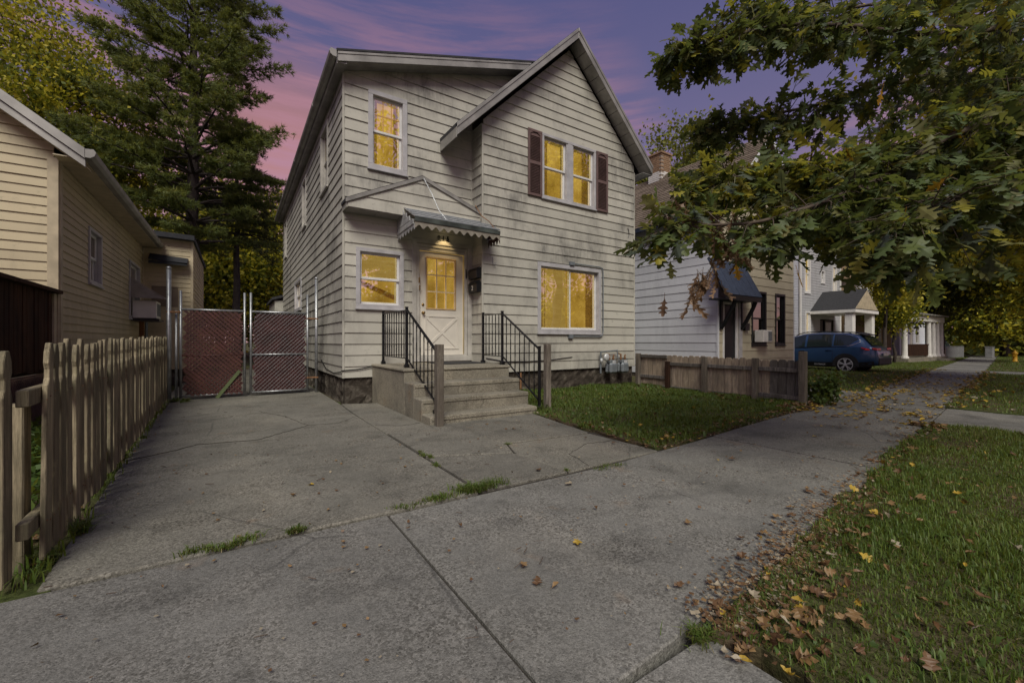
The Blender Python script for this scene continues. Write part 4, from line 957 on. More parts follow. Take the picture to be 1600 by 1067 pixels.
def gate(x0,x1,lab,mode):
    g=empty('chain_link_gate',(x0,GY,.1),label=lab,cat='gate',group='maroon slatted gates across the driveway')
    z0,z1=.05,1.62
    hL,hR=(1.95,1.97) if mode==0 else (1.98,2.0)
    pipe((x0,GY,z0),(x0,GY,hL)).build('frame_post',M['galv'],g,True); pipe((x1,GY,z0),(x1,GY,hR)).build('frame_post',M['galv'],g,True)
    pipe((x0,GY,z1),(x1,GY,z1)).build('top_rail',M['galv'],g,True); pipe((x0,GY,z0+.03),(x1,GY,z0+.03),.017).build('bottom_rail',M['galv'],g,True)
    zm=.80
    pipe((x0,GY,zm),(x1,GY,zm),.017).build('middle_rail',M['galv'] if mode else M['slat'],g,True)
    # woven slats
    m=MB(); s=.058; W_=x1-x0-.05; a0=x0+.025; H_=z1-z0-.04; zz0=z0+.02
    for sg in ((1,-1) if mode==0 else (1,)):
        c=-H_
        while c<W_:
            P=[]
            for t in np.linspace(0,1,30):
                z=t*H_; x=c+z if sg>0 else c+H_-z
                if 0<=x<=W_: P.append((a0+x,zz0+z))
            if len(P)>2:
                yy=GY+.012*sg if mode==0 else GY+.015
                m.bar((P[0][0],yy,P[0][1]),(P[-1][0],yy,P[-1][1]),.006,.038 if mode==0 else .060,(0,1,0)) if False else m.obox(((P[0][0]+P[-1][0])/2,yy,(P[0][1]+P[-1][1])/2),(P[-1][0]-P[0][0],0,P[-1][1]-P[0][1]),(0,1,0),Vector((P[-1][0]-P[0][0],0,P[-1][1]-P[0][1])).cross(Vector((0,1,0))),math.hypot(P[-1][0]-P[0][0],P[-1][1]-P[0][1])/2,.003,.0205 if mode==0 else .030)
            c+=s*1.414*(1.0 if mode==0 else .92)
    tag(m.build('privacy_slats',M['slat'],g),kind='stuff')
    m=MB()
    for sg in (1,-1):
        c=-H_
        while c<W_:
            P=[]
            for t in np.linspace(0,1,40):
                z=t*H_; x=c+z if sg>0 else c+H_-z
                if 0<=x<=W_: P.append((a0+x,zz0+z))
            if len(P)>2:
                yy=GY-.012-.004*sg; m.tube([(P[0][0],yy,P[0][1]),(P[-1][0],yy,P[-1][1])],(.0030 if sg>0 else .0016) if mode else .0016,4,False)
            c+=.075*1.0
    tag(m.build('wire_mesh',M['galv'] if mode else M['rust'],g,fix=False),kind='stuff')
    return g
gl=gate(-.80,.155,'maroon slatted chain-link gate leaf next to the picket fence','' and 0 or 0)
gr=gate(.255,1.235,'maroon slatted chain-link gate leaf with pale diagonal wires next to the house',1)
m=MB(); m.obox((-.10,GY-.035,.26),(.45,0,.62),(0,1,0),(-.62,0,.45),.30,.006,.028); m.build('loose_slat',simple('green_slat',(.10,.13,.05),.7),gl)
# ------------------------------------------------------------------ board fence between the lots
bf=empty('board_fence',(8.2,5,0),label='low weathered board fence between the lawn and the white house',cat='fence')
def bf_pt(y): t=(y-3.2)/(6.95-3.2); return 7.97+.33*t
def ftop(y): return .735 if y>3.9 else .725
rr=random.Random(17)
y=6.88
while y>3.28:
    grey=y<3.78; w=.135; x=bf_pt(y)
    h=ftop(y)+rr.uniform(-.012,.012); zb_=.04
    m=MB(); o=[(-.5,zb_),(.5,zb_),(.5,h-.03),(.28,h),(-.28,h),(-.5,h-.03)]
    m.prism([(x+.03,y+u*w,z) for u,z in o],(.018,0,0)); m.build('board',M['greyboard'] if grey else M['boardf'],bf,bevel=.003); y-=w+rr.uniform(.004,.012)
for y,h,hw in ((6.93,.76,.05),(6.03,.60,.045),(5.08,.735,.045),(4.02,.745,.045),(3.21,.885,.05)):
    x=bf_pt(y)-.03; m=MB(); m.box(x-hw,x+hw,y-hw,y+hw,-.1,h); m.build('post',M['post'] if h!=.60 else M['deck'],bf,bevel=.005)
for a,b,z in ((6.88,6.08,.70),(6.88,6.08,.22),(5.98,5.13,.545),(5.03,4.07,.55),(3.97,3.26,.555),(3.97,3.26,.085)):
    m=MB(); m.bar((bf_pt(a)+.005,a,z),(bf_pt(b)+.005,b,z),.038,.07); m.build('rail',M['greyboard'],bf,bevel=.004)
# ------------------------------------------------------------------ white and tan neighbour
nb=empty('neighbour_house',(11.5,6.8,gz(11.5)),label='white and tan shingled house with brown roof and brick chimney beyond the board fence',cat='house')
NS=Wall((11.5,0,0),(0,1,0),(-1,0,0)); NF=Wall((0,6.8,0),(1,0,0),(0,-1,0))
gN=-.08
mb=MB(); mb.prism([(11.75,7.05,gN),(15.9,7.05,gN),(15.9,7.05,4.6),(13.9,7.05,6.9),(11.75,7.05,4.6)],(0,10,0)); mb.build('core_wall',M['room'],nb)
nwin=[(13.30,14.20,.93,2.62),(14.78,15.45,.93,2.62),(11.72,12.50,-.1,2.2)]
side_boards(nb,NS,6.83,17,.0,4.85,.255,M['white_side'],[],lap=.014,seed=31)
side_boards(nb,NF,11.53,16.09,.0,7.0,.255,M['tan'],nwin,[(1.07,1,7.28+1.07*13.9-.0),(-1.07,1,7.28-1.07*13.9)],lap=.014,seed=32)
for bx in ((11.47,11.53,6.775,6.83,0,4.8),(16.07,16.12,6.775,6.83,0,4.8)):
    m=MB(); m.box(*bx); m.build('corner_trim',M['white_side'],nb)
m=MB(); m.box(11.5,16.1,6.84,17,-.4,0); m.build('foundation',M['fnd'],nb)
zn=lambda x: 7.50-1.0*abs(x-13.9)
def shingle_roof(parent,xe,xr,ze,zr,y0,y1,mat,n,name='shingle_courses'):
    "lapped courses of shingles running up the slope"
    vs=[];fs=[];rr=random.Random(4); d=Vector((xr-xe,0,zr-ze)); L=d.length; d.normalize(); nn=Vector((-d.z,0,d.x)); 
    if nn.z<0: nn=-nn
    m=MB()
    for i in range(n):
        a=Vector((xe,0,ze))+d*(L*i/n); b=Vector((xe,0,ze))+d*(L*(i+1)/n+.01)
        y=y0-rr.uniform(0,.25)
        while y<y1:
            w=rr.choice((.22,.30,.34)); ya,yb=max(y,y0),min(y+w-.006,y1); y+=w
            if yb-ya<.02: continue
            h=.018+rr.uniform(0,.006)
            p=[a+nn*h,a+nn*h,b+nn*.003,b+nn*.003]
            q=len(m.v); m.v+=[(p[0].x,ya,p[0].z),(p[1].x,yb,p[1].z),(p[2].x,yb,p[2].z),(p[3].x,ya,p[3].z),(a.x,ya,a.z),(a.x,yb,a.z)]
            m.f+=[(q,q+1,q+2,q+3),(q+4,q+5,q+1,q)]
    return tag(m.build(name,mat,parent,fix=False),kind='stuff')
m=MB(); m.prism([(11.2,6.5,zn(11.2)),(13.9,6.5,zn(13.9)),(13.9,6.5,zn(13.9)-.1),(11.2,6.5,zn(11.2)-.1)],(0,10.7,0)); m.prism([(13.9,6.5,zn(13.9)),(16.6,6.5,zn(16.6)),(16.6,6.5,zn(16.6)-.1),(13.9,6.5,zn(13.9)-.1)],(0,10.7,0)); roof=m.build('roof',M['shingle'],nb)
shingle_roof(roof,11.2,13.9,zn(11.2),zn(13.9),6.5,17.2,M['shingle'],27)
m=MB(); m.prism([(11.13,6.45,zn(11.2)-.02),(11.22,6.45,zn(11.2)-.02),(11.22,6.45,zn(11.2)-.14),(11.15,6.45,zn(11.2)-.14)],(0,10.7,0)); m.build('gutter',M['flag'],nb)
m=MB(); m.prism([(11.2,6.47,zn(11.2)-.03),(13.9,6.47,zn(13.9)-.03),(13.9,6.47,zn(13.9)-.2),(11.2,6.47,zn(11.2)-.2)],(0,.025,0)); m.prism([(13.9,6.47,zn(13.9)-.03),(16.6,6.47,zn(16.6)-.03),(16.6,6.47,zn(16.6)-.2),(13.9,6.47,zn(13.9)-.2)],(0,.025,0)); m.build('rake_board',M['white_side'],nb)
for wd in nwin[:2]: make_window(nb,NF,*wd,'hung',fm='black',back='room',glass='darkglass',tw=.07,depth=.12)
m=MB(); NF.box(m,11.80,12.42,-.1,2.1,-.08,-.03); dr=m.build('door',M['black'],nb)
m=MB(); NF.ring(m,11.72,12.50,-.1,2.2,.075,-.02,.03,.04); m.build('door_frame',M['sash'],nb,bevel=.004)
m=MB(); NF.box(m,12.55,12.72,-.05,2.2,.0,.05); m.build('door_trim',M['frame'],nb)
m=MB(); NF.box(m,12.80,13.05,1.38,1.60,.02,.10); m.build('mail_slot_box',M['black'],nb,bevel=.006)
hd=empty('door_hood',(11.8,6.5,2.3),parent=nb)
m=MB(); m.prism([(10.95,6.25,2.30),(12.80,6.25,2.30),(12.80,6.79,3.35),(10.95,6.79,3.35)],(0,-.03,.03)); m.build('hood_roof',M['flag'],hd)
m=MB(); m.box(10.95,12.80,6.23,6.27,2.18,2.31); m.box(11.0,12.75,6.28,6.77,2.2,2.24); m.build('hood_fascia',M['black'],hd)
for i in range(7):
    m=MB(); x=11.0+i*.295; m.prism([(x,6.235,2.33),(x+.03,6.235,2.33),(x+.03,6.775,3.385),(x,6.775,3.385)],(0,-.012,.014)); m.build('hood_rib',M['flag'],hd)
for x in (11.58,12.66):
    m=MB(); m.tube([(x,6.76,1.42),(x,6.62,1.62),(x,6.42,2.0),(x,6.34,2.2)],.055,6); m.bar((x,6.765,1.40),(x,6.765,2.2),.09,.07,(1,0,0)); m.build('bracket',M['black'],hd)
a2=empty('air_conditioner',(13.75,6.7,1.2),label='small white window air conditioner in tan front wall',cat='air conditioner')
m=MB(); m.box(13.47,14.02,6.52,6.78,1.03,1.40); m.build('case',M['white'],a2,bevel=.01)
m=MB(); m.box(13.78,13.99,6.508,6.519,1.07,1.36); m.build('grille',M['meter'],a2)
ch=empty('chimney',(13.9,10.6,7.4),parent=nb)
rr=random.Random(8)
z=7.0;row=0
while z<8.25:
    for fx,(ax,ay) in enumerate(((0,1),(1,0))):
        pass
    w=.21
    for s_ in (0,1,2,3):
        for k in range(3):
            off=-.30+(.105 if row%2 else 0)+k*.21; a,b=max(-.30,off),min(.30,off+.20)
            if b-a<.03: continue
            mbk=MB()
            if s_==0: mbk.box(13.60,13.69,10.6+a,10.6+b,z,z+.062)
            elif s_==2: mbk.box(14.11,14.20,10.6+a,10.6+b,z,z+.062)
            elif s_==1: mbk.box(13.9+a*.69,13.9+b*.69,10.30,10.39,z,z+.062)
            else: mbk.box(13.9+a*.69,13.9+b*.69,10.81,10.90,z,z+.062)
            if s_ in (0,1): mbk.build('brick',M['whitewash'] if z<7.55 else M['brick'],ch)
            else: mbk.build('brick',M['brick'],ch)
    z+=.074;row+=1
m=MB(); m.box(13.615,14.185,10.315,10.885,6.9,8.24); m.build('mortar_core',simple('mortar',(.30,.25,.20),.95,var=.2),ch)
m=MB(); m.box(13.56,14.24,10.26,10.94,8.25,8.33); m.build('cap',M['brick'],ch,bevel=.01)
m=MB(); m.tube([(13.05,11.55,6.5),(13.05,11.55,7.25)],.055,8); m.build('vent_pipe',M['rust'],nb,True)
m=MB(); m.tube([(11.46,16.5,4.6),(11.42,12,4.3),(11.40,9.2,4.35),(11.40,8.1,4.2)],.012,5); m.tube([(11.45,9.9,4.3),(11.46,9.95,3.4),(11.47,9.85,2.8)],.012,5); m.build('cable',M['black'],nb)
# ------------------------------------------------------------------ houses farther down the street
def joined_boards(parent,W,u0,u1,z0,z1,exp,mat,openings=(),clip=(),lap=.014):
    "far siding: all courses as one part"
    before=set(COL.objects); side_boards(parent,W,u0,u1,z0,z1,exp,mat,openings,clip,lap,1,'tmp',False)
    new=[o for o in COL.objects if o not in before]; V=[];F=[]
    for o in new:
        b=len(V); V+=[tuple(v.co) for v in o.data.vertices]; F+=[tuple(i+b for i in p.vertices) for p in o.data.polygons]
        me=o.data; bpy.data.objects.remove(o); bpy.data.meshes.remove(me)
    m=MB(); m.v=V; m.f=F; return tag(m.build('siding_courses',mat,parent,fix=False),kind='stuff')
g2=gz(26)
bg=empty('gray_house',(24,9.83,g2),label='two-storey gray-sided house with white corner boards and small gabled entry porch',cat='house')
GF=Wall((0,9.83,0),(1,0,0),(0,-1,0)); GS=Wall((24,0,0),(0,1,0),(-1,0,0))
m=MB(); m.box(24.3,28.8,10.1,19,g2,6.6); m.build('core_wall',M['room'],bg)
gw=[(24.55,25.15,.55,2.62),(24.45,25.15,3.55,5.6),(27.9,28.5,3.6,5.3),(26.4,26.9,4.2,4.9),(26.3,28.1,-.2,2.25)]
joined_boards(bg,GF,24.06,28.94,g2,6.7,.135,M['bluegray'],gw); joined_boards(bg,GS,9.9,19,g2,6.7,.135,M['white_side'])
for bx in ((23.96,24.07,9.79,9.85,g2,6.7),(28.93,29.05,9.79,9.85,g2,6.7)):
    m=MB(); m.box(*bx); m.build('corner_board',M['white'],bg)
make_window(bg,GF,*gw[0],'hung',back='lit',tw=.09,depth=.12,fm='sash'); make_window(bg,GF,*gw[1],'hung',back='lit',tw=.09,depth=.12,fm='sash')
make_window(bg,GF,*gw[2],'hung',back='lit',tw=.09,depth=.12,fm='sash'); make_window(bg,GF,*gw[3],'hung',back='room',glass='darkglass',tw=.07,depth=.12,fm='sash')
m=MB(); GF.box(m,26.35,26.75,-.2,2.2,-.1,-.03); GF.box(m,27.0,27.9,-.2,2.2,-.1,-.03); m.build('door',M['black'],bg)
m=MB(); GF.box(m,27.05,27.75,-.1,2.1,-.029,.0); m.build('storm_door',M['frame'],bg)
m=MB(); GF.box(m,26.05,26.25,1.2,1.55,.02,.15); m.build('mailbox',M['black'],bg)
m=MB(); m.prism([(23.6,9.4,6.7),(29.4,9.4,6.7),(26.5,9.4,9.2)],(0,9.8,0)); m.build('roof',M['darkroof'],bg)
# entry porch: gable towards the street
px0,px1,py0=25.3,27.9,8.1
m=MB(); m.prism([(px0-.25,py0-.2,2.62),(px1+.25,py0-.2,2.62),((px0+px1)/2,py0-.2,3.72)],(0,1.9,0)); m.build('porch_roof',M['darkroof'],bg)
m=MB(); m.prism([(px0-.2,py0-.225,2.66),(px1+.2,py0-.225,2.66),((px0+px1)/2,py0-.225,3.62)],(0,.02,0)); m.build('porch_gable',M['beigetrim'],bg)
m=MB(); m.box(px0-.26,px1+.26,py0-.235,9.8,2.47,2.615); m.build('porch_beam',M['white'],bg)
for x in (px0,px1): 
    m=MB(); m.box(x-.17,x+.17,py0-.1,py0+.24,g2,2.465); m.build('porch_post',M['white'],bg,bevel=.02)
m=MB(); m.box(px0-.3,px1+.3,py0-.3,9.8,g2-.1,g2+.22); m.build('porch_floor',M['stepc'],bg)
# brown house with dormer and column porch
g3=gz(40)
bw_=empty('brown_house',(38,11.5,g3),label='brown house with twin-window dormer and white-columned porch behind the yellow tree',cat='house')
HF=Wall((0,11.5,0),(1,0,0),(0,-1,0)); HS=Wall((33,0,0),(0,1,0),(-1,0,0))
m=MB(); m.box(33.2,43.9,11.8,20,g3,3.4); m.build('core_wall',M['room'],bw_)
hw_=[(34.5,36,.3,2.2),(40,41.6,.3,2.2)]
joined_boards(bw_,HF,33,44,g3,3.5,.2,M['brownhouse'],hw_); joined_boards(bw_,HS,11.5,20,g3,3.5,.2,M['brownhouse'])
for w_ in hw_: make_window(bw_,HF,*w_,'hung',back='room',glass='glass',tw=.1,depth=.15,fm='sash')
m=MB(); m.prism([(32.6,11.1,3.45),(32.6,20.5,3.45),(32.6,15.8,7.9)],(11.9,0,0)); m.build('roof',M['brownhouse'],bw_)
D_=Wall((0,12.0,0),(1,0,0),(0,-1,0)); dx0,dx1=39.2,42.0
m=MB(); m.prism([(dx0,12.05,3.6),(dx1,12.05,3.6),(dx1,12.05,6.0),((dx0+dx1)/2,12.05,6.9),(dx0,12.05,6.0)],(0,3.2,0)); m.build('dormer',M['white_side'],bw_)
make_window(bw_,D_,dx0+.35,dx0+1.3,4.0,5.9,'hung',tw=.09,depth=.02,back='room',glass='darkglass',fm='sash',muntin=(3,2,'sash')); make_window(bw_,D_,dx0+1.5,dx0+2.45,4.0,5.9,'hung',tw=.09,depth=.02,back='room',glass='darkglass',fm='sash',muntin=(3,2,'sash'))
for a,b,za_,zb_ in ((dx0-.35,(dx0+dx1)/2,5.75,7.05),(dx1+.35,(dx0+dx1)/2,5.75,7.05)):
    m=MB(); m.prism([(a,11.7,za_),(b,11.7,zb_),(b,11.7,zb_-.12),(a,11.7,za_-.12)],(0,3.6,0)); m.build('dormer_roof',M['brownhouse'],bw_)
m=MB(); m.prism([(35.5,8.4,2.85),(44.9,8.4,2.85),(44.9,11.4,3.55),(35.5,11.4,3.55)],(0,0,.10)); m.build('porch_roof',M['alum'],bw_)
m=MB(); m.box(35.7,44.7,8.6,8.85,2.45,2.84); m.build('porch_beam',M['white'],bw_)
for x,y in ((36,8.75),(41.3,8.75),(42.4,8.75),(43.4,8.75),(44.45,8.75)):
    m=MB(); m.lathe((x,y,g3+.3),(0,0,1),[(0,.22),(.12,.22),(.14,.16),(2.45,.13),(2.47,.19),(2.55,.2)],12); m.build('porch_column',M['white'],bw_)
m=MB(); m.box(35.5,44.8,8.45,11.45,g3-.1,g3+.3); m.box(42,44.6,8.0,8.44,g3-.1,g3+.15); m.build('porch_floor',M['stepc'],bw_)
m=MB(); 
for i in range(44): m.box(36.3+i*.11,36.36+i*.11,8.72,8.76,g3+.42,g3+1.15)
m.box(36.2,41.2,8.7,8.78,g3+1.15,g3+1.21); tag(m.build('porch_balustrade',M['deck'],bw_),kind='stuff')
# three more houses, far off
for nm,x,y,w,dep,h,mt,rf,lab in (('far_house',52,13,8,9,5.2,'white_side','darkroof','distant white-sided house beyond the dark maple'),('far_house',66,15,9,9,5.4,'bluegray','darkroof','farthest gray house at the end of the sidewalk'),):
    g=gz(x); fh=empty(nm,(x,y,g),label=lab,cat='house')
    WF=Wall((0,y,0),(1,0,0),(0,-1,0)); op=[(x+1,x+2.2,.8,2.5),(x+4.8,x+6,.8,2.5),(x+3,x+4,g,2.2)]
    m=MB(); m.box(x+.1,x+w-.1,y+.3,y+dep,g,h-.1); m.build('core_wall',M['room'],fh)
    joined_boards(fh,WF,x,x+w,g,h,.25,M[mt],op)
    for o_ in op[:2]: make_window(fh,WF,*o_,'hung',back='room',glass='darkglass',tw=.1,depth=.15,fm='sash')
    m=MB(); WF.box(m,op[2][0],op[2][1],g,2.2,-.1,-.02); m.build('door',M['door'],fh)
    m=MB(); m.box(x,x+.1,y+.02,y+dep,g,h-.1); m.build('side_wall',M[mt],fh)
    m=MB(); m.prism([(x-.4,y-.4,h),(x+w+.4,y-.4,h),(x+w/2,y-.4,h+3.2)],(0,dep+.6,0)); m.build('roof',M[rf],fh)
M['whitew']=simple('weathered_white',(.20,.20,.20),.6,var=.3)
wf_=empty('white_fence',(56,9.8,gz(56)),label='distant white picket fence beyond the column porch',cat='fence')
for i in range(70):
    x=51.5+i*.14; m=MB(); m.box(x,x+.05,9.9+.05*(x-51.5),9.92+.05*(x-51.5),gz(x),gz(x)+1.0+.04*((i*7)%5)); m.build('picket',M['whitew'],wf_)
for z in (.25,.8):
    m=MB(); m.bar((51.4,9.93,gz(51)+z),(61.3,10.43,gz(61)+z),.03,.08); m.build('rail',M['white'],wf_)
rp=empty('wooden_ramp',(49,10,gz(49)),label='brown wooden entrance ramp with sloping handrails beside the column porch',cat='ramp')
m=MB(); m.prism([(46.5,9.8,.45),(51,9.8,gz(51)),(51,11,gz(51)),(46.5,11,.45)],(0,0,-.08)); m.build('deck',M['board_ramp'] if 'board_ramp' in M else M['boardf'],rp)
for zz in (.45,.85):
    m=MB(); m.bar((46.5,9.8,.45+zz),(51,9.8,gz(51)+zz),.08,.12); m.build('handrail',M['boardf'] if zz<.6 else M['deck'],rp)
for x in (46.5,48,49.5,51):
    t=(x-46.5)/4.5; z=.45+(gz(51)-.45)*t; m=MB(); m.box(x-.05,x+.05,9.75,9.85,gz(x)-.1,z+.95); m.build('post',M['boardf'],rp)
m=MB(); m.box(61.1,62.0,8.45,8.95,gz(61),gz(61)+1.05); m.box(61.05,62.05,8.4,9.0,gz(61)+1.051,gz(61)+1.1)
tag(m.build('utility_box',M['whitew'],None,bevel=.03),'distant white utility box beside the sidewalk','utility box')
hy=empty('fire_hydrant',(46.7,5.4,gz(46.7)),label='small yellow fire hydrant on the far grass verge',cat='hydrant')
m=MB(); m.lathe((46.7,5.4,gz(46.7)-.05),(0,0,1),[(0,.18),(.08,.18),(.1,.12),(.6,.12),(.62,.16),(.66,.16),(.75,.11),(.82,.05),(.88,.04)],12); m.build('barrel',M['yellow'],hy,True)
for s_ in (-1,1):
    m=MB(); m.lathe((46.7,5.4,gz(46.7)+.45),(s_,0,0),[(.1,.06),(.2,.06),(.2,.075),(.24,.075)],8); m.build('nozzle',M['yellow'],hy)
# ------------------------------------------------------------------ the blue estate car
def make_car(name,label,loc,rz,paintm,det=True):
    car=empty(name,(0,0,0),0,label,'car')
    xs=[0,.05,.22,.42,.62,1.05,1.8,2.5,3.0,3.35,3.72,4.25,4.70,4.87]
    top=[.72,.97,1.07,1.30,1.53,1.61,1.645,1.61,1.47,1.26,1.07,.99,.86,.62]
    belt=[.70,.94,1.04,1.06,1.06,1.05,1.02,.99,.975,.965,.955,.92,.80,.58]
    hw=[.70,.83,.89,.92,.935,.94,.94,.94,.94,.94,.935,.91,.80,.62]
    rw=[.60,.72,.74,.70,.66,.66,.67,.67,.68,.72,.78,.78,.68,.52]
    zb=[.40,.34,.30,.27,.25,.23,.22,.22,.22,.23,.24,.26,.30,.36]
    def I(a,x): return float(np.interp(x,xs,a))
    def ring(x):
        w,b,t,r,z=I(hw,x),I(belt,x),I(top,x),I(rw,x),I(zb,x)
        h=[(w*.90,z),(w*.985,z+.10),(w,z+.30),(w*.995,(z+b)/2+.12),(w*.975,b-.05),(w*.955,b)]
        rt=t-.05 if t-b>.12 else b+(t-b)*.7
        h+=[(w*.955+(r-w*.955)*.5,b+(rt-b)*.52),(r,rt),(r*.82,t-.012),(0,t)]
        return [(x,y,q) for y,q in h]+[(x,-y,q) for y,q in h[-2::-1]]
    st=sorted(set(xs+list(np.linspace(.05,4.8,40)))); m=MB(); n=None
    for x in st:
        rg=ring(x); n=len(rg); m.v+=rg
    for i in range(len(st)-1):
        for k in range(n-1): m.f.append((i*n+k,i*n+k+1,(i+1)*n+k+1,(i+1)*n+k))
        m.f.append((i*n+n-1,i*n,(i+1)*n,(i+1)*n+n-1))
    m.f.append(tuple(range(n))[::-1]); m.f.append(tuple((len(st)-1)*n+k for k in range(n)))
    body=m.build('body',paintm,car,True)
    def side(x,v,s,off):   # point on the glasshouse side, v from belt to roof
        w,b,t,r=I(hw,x)*.955,I(belt,x),I(top,x),I(rw,x); rt=t-.05 if t-b>.12 else b+(t-b)*.7
        return Vector((x,s*(w+(r-w)*v+off),b+(rt-b)*v))
    def low(x,f,s,off):    # point on the lower flank, f from sill to belt
        z0,b=I(zb,x)+.1,I(belt,x); return Vector((x,s*(I(hw,x)*(1.0 if f<.6 else 1.0-.045*(f-.6)/.4)+off),z0+(b-z0)*f))
    def patch(nm,pts_lo,pts_hi,mt,th,parent,s):
        q=MB(); N_=len(pts_lo); o=Vector((0,s*th,0)); q.v=[tuple(p) for p in pts_lo]+[tuple(p) for p in pts_hi]+[tuple(p+o) for p in pts_lo]+[tuple(p+o) for p in pts_hi]
        for i in range(N_-1):
            q.f+= [(i,i+1,N_+i+1,N_+i),(2*N_+i,3*N_+i,3*N_+i+1,2*N_+i+1),(i,2*N_+i,2*N_+i+1,i+1),(N_+i,N_+i+1,3*N_+i+1,3*N_+i)]
        q.f+=[(0,N_,3*N_,2*N_),(N_-1,3*N_-1,4*N_-1,2*N_-1)]
        return q.build(nm,mt,parent)
    for s in (1,-1):
        for nm,xa,xb,va,vb in (('door_window',2.44,3.42,.94,.94),('door_window',1.46,2.36,.94,.94),('quarter_window',.62,1.40,.94,.94)):
            X=np.linspace(xa,xb,10); lo_=[];hi_=[]
            for i,x in enumerate(X):
                f=i/9; top_=.93
                if nm=='quarter_window': lowv=.10+.55*max(0,.35-f)/.35; top_=.93-.20*max(0,.35-f)/.35
                elif xa>2.4: lowv=.06; 
                else: lowv=.06
                lo_.append(side(x,lowv,s,.002)); hi_.append(side(x,max(top_,lowv+.03),s,.002))
            patch(nm,lo_,hi_,M['carglass'],.006,body,s)
        c=MB(); c.tube([side(x,.97,s,.008) for x in np.linspace(3.5,.70,16)]+[side(.58,.80,s,.01),side(.55,.55,s,.01),side(.75,.16,s,.012)]+[side(x,.02,s,.012) for x in np.linspace(.95,3.5,10)],.012,5); c.build('chrome_trim',M['chrome'],car)
        # black lower cladding with arches
        X=np.linspace(.10,4.75,24); patch('cladding',[Vector((x,s*(I(hw,x)*.93),I(zb,x)-.01)) for x in X],[low(x,.12,s,.004) for x in X],M['clad'],.012,car,s)
        for wx in (.98,3.73):
            q=MB(); vs=[]; N_=20
            for rr_,off in ((.335,.004),(.435,.004),(.435,.016),(.335,.016)):
                for i in range(N_+1):
                    a=math.pi*(-.06+1.12*i/N_); vs.append((wx+rr_*math.cos(a),s*(I(hw,min(4.6,max(.25,wx+rr_*math.cos(a))))+off),.345+rr_*math.sin(a)))
            q.v=vs; K=N_+1
            for i in range(N_):
                for j in range(4): q.f.append((j*K+i,j*K+i+1,((j+1)%4)*K+i+1,((j+1)%4)*K+i))
            q.build('wheel_arch',M['clad'],car)
            q=MB(); q.lathe((wx,s*.70,.345),(0,s,0),[(0,.34),(.246,.34)],24); q.build('arch_liner',M['rubber'],car)
            wh=empty('wheel',(wx,s*.84,.345),parent=car)
            q=MB(); q.lathe((wx,s*.73,.345),(0,s,0),[(0,.26),(.0,.325),(.03,.345),(.18,.345),(.215,.325),(.222,.255),(.20,.25)],28); q.build('tyre',M['rubber'],wh,True)
            q=MB(); q.lathe((wx,s*.90,.345),(0,s,0),[(0,.245),(.02,.24)],24); q.build('hub',M['rimdark'],wh)
            q=MB()
            for k in range(5):
                for dd in (-.13,.13):
                    a=2*math.pi*k/5+.3; a1=a+dd*1.3
                    p0=Vector((wx+.05*math.cos(a),s*.962,.345+.05*math.sin(a))); p1=Vector((wx+.235*math.cos(a1),s*.955,.345+.235*math.sin(a1)))
                    q.bar(p0,p1,.034,.02,(0,1,0))
            q.lathe((wx,s*.945,.345),(0,s,0),[(0,.055),(.02,.055),(.028,.035)],14); q.build('spokes',M['rim'],wh)
            q=MB(); N_=28
            for rr_,yy in ((.232,.94),(.256,.94),(.256,.962),(.232,.962)):
                for i in range(N_): q.v.append((wx+rr_*math.cos(2*math.pi*i/N_),s*yy,.345+rr_*math.sin(2*math.pi*i/N_)))
            for i in range(N_):
                for j in range(4): q.f.append((j*N_+i,j*N_+(i+1)%N_,((j+1)%4)*N_+(i+1)%N_,((j+1)%4)*N_+i))
            q.build('rim',M['rim'],wh)
        for xh in (1.55,2.52):
            q=MB(); p=low(xh,.84,s,.02); q.obox(p,(1,0,0),(0,1,0),(0,0,1),.10,.014,.014); q.build('door_handle',paintm,car,bevel=.006)
        q=MB()
        for xd in (1.42,2.40,3.42):
            pts=[low(xd,f,s,.0035) for f in np.linspace(.14,1,9)]; q.tube(pts,.0045,4)
        tag(q.build('door_gap',M['black'],car),kind='stuff')
        q=MB(); q.obox(side(3.30,.10,s,.13),(1,0,0),(0,1,0),(0,0,1),.06,.11,.065); q.bar(side(3.32,.04,s,0),side(3.30,.04,s,.08),.05,.03); q.build('mirror',paintm,car,bevel=.03)
        q=MB(); pts=[Vector((x,s*(I(rw,x)-.03),I(top,x)+.035)) for x in np.linspace(.95,2.75,9)]; q.tube([Vector((.88,s*.62,1.57))]+pts+[Vector((2.85,s*.64,1.50))],.020,6); q.build('roof_rail',M['clad'],car)
        q=MB(); q.prism([(.14,s*.80,.95),(.34,s*.955,.99),(.48,s*.955,1.02),(.34,s*.958,.93),(.12,s*.80,.90)],(0,s*-.10,.015)); q.prism([(.035,s*.35,.93),(.035,s*.80,.93),(.15,s*.87,.96),(.15,s*.87,1.02),(.05,s*.80,1.0),(.05,s*.35,1.0)],(-.015,0,.0)); q.build('tail_lamp',M['tail'],car)
    q=MB(); q.prism([(.235,-.62,1.10),(.235,.62,1.10),(.545,.54,1.47),(.545,-.54,1.47)],(-.03,0,.012)); q.build('rear_window',M['carglass'],car)
    q=MB(); q.prism([(.46,-.60,1.50),(.46,.60,1.50),(.78,.60,1.60),(.78,-.60,1.60)],(0,0,.03)); q.build('spoiler',M['clad'],car)
    q=MB(); q.prism([(-.02,-.70,.36),(-.02,.70,.36),(-.02,.70,.62),(-.02,-.70,.62)],(.08,0,0)); q.build('rear_bumper',M['clad'],car,bevel=.02)
    q=MB(); q.prism([(3.38,-.66,1.27),(3.38,.66,1.27),(3.0,.58,1.475),(3.0,-.58,1.475)],(.02,0,.02)); q.build('windscreen',M['carglass'],car)
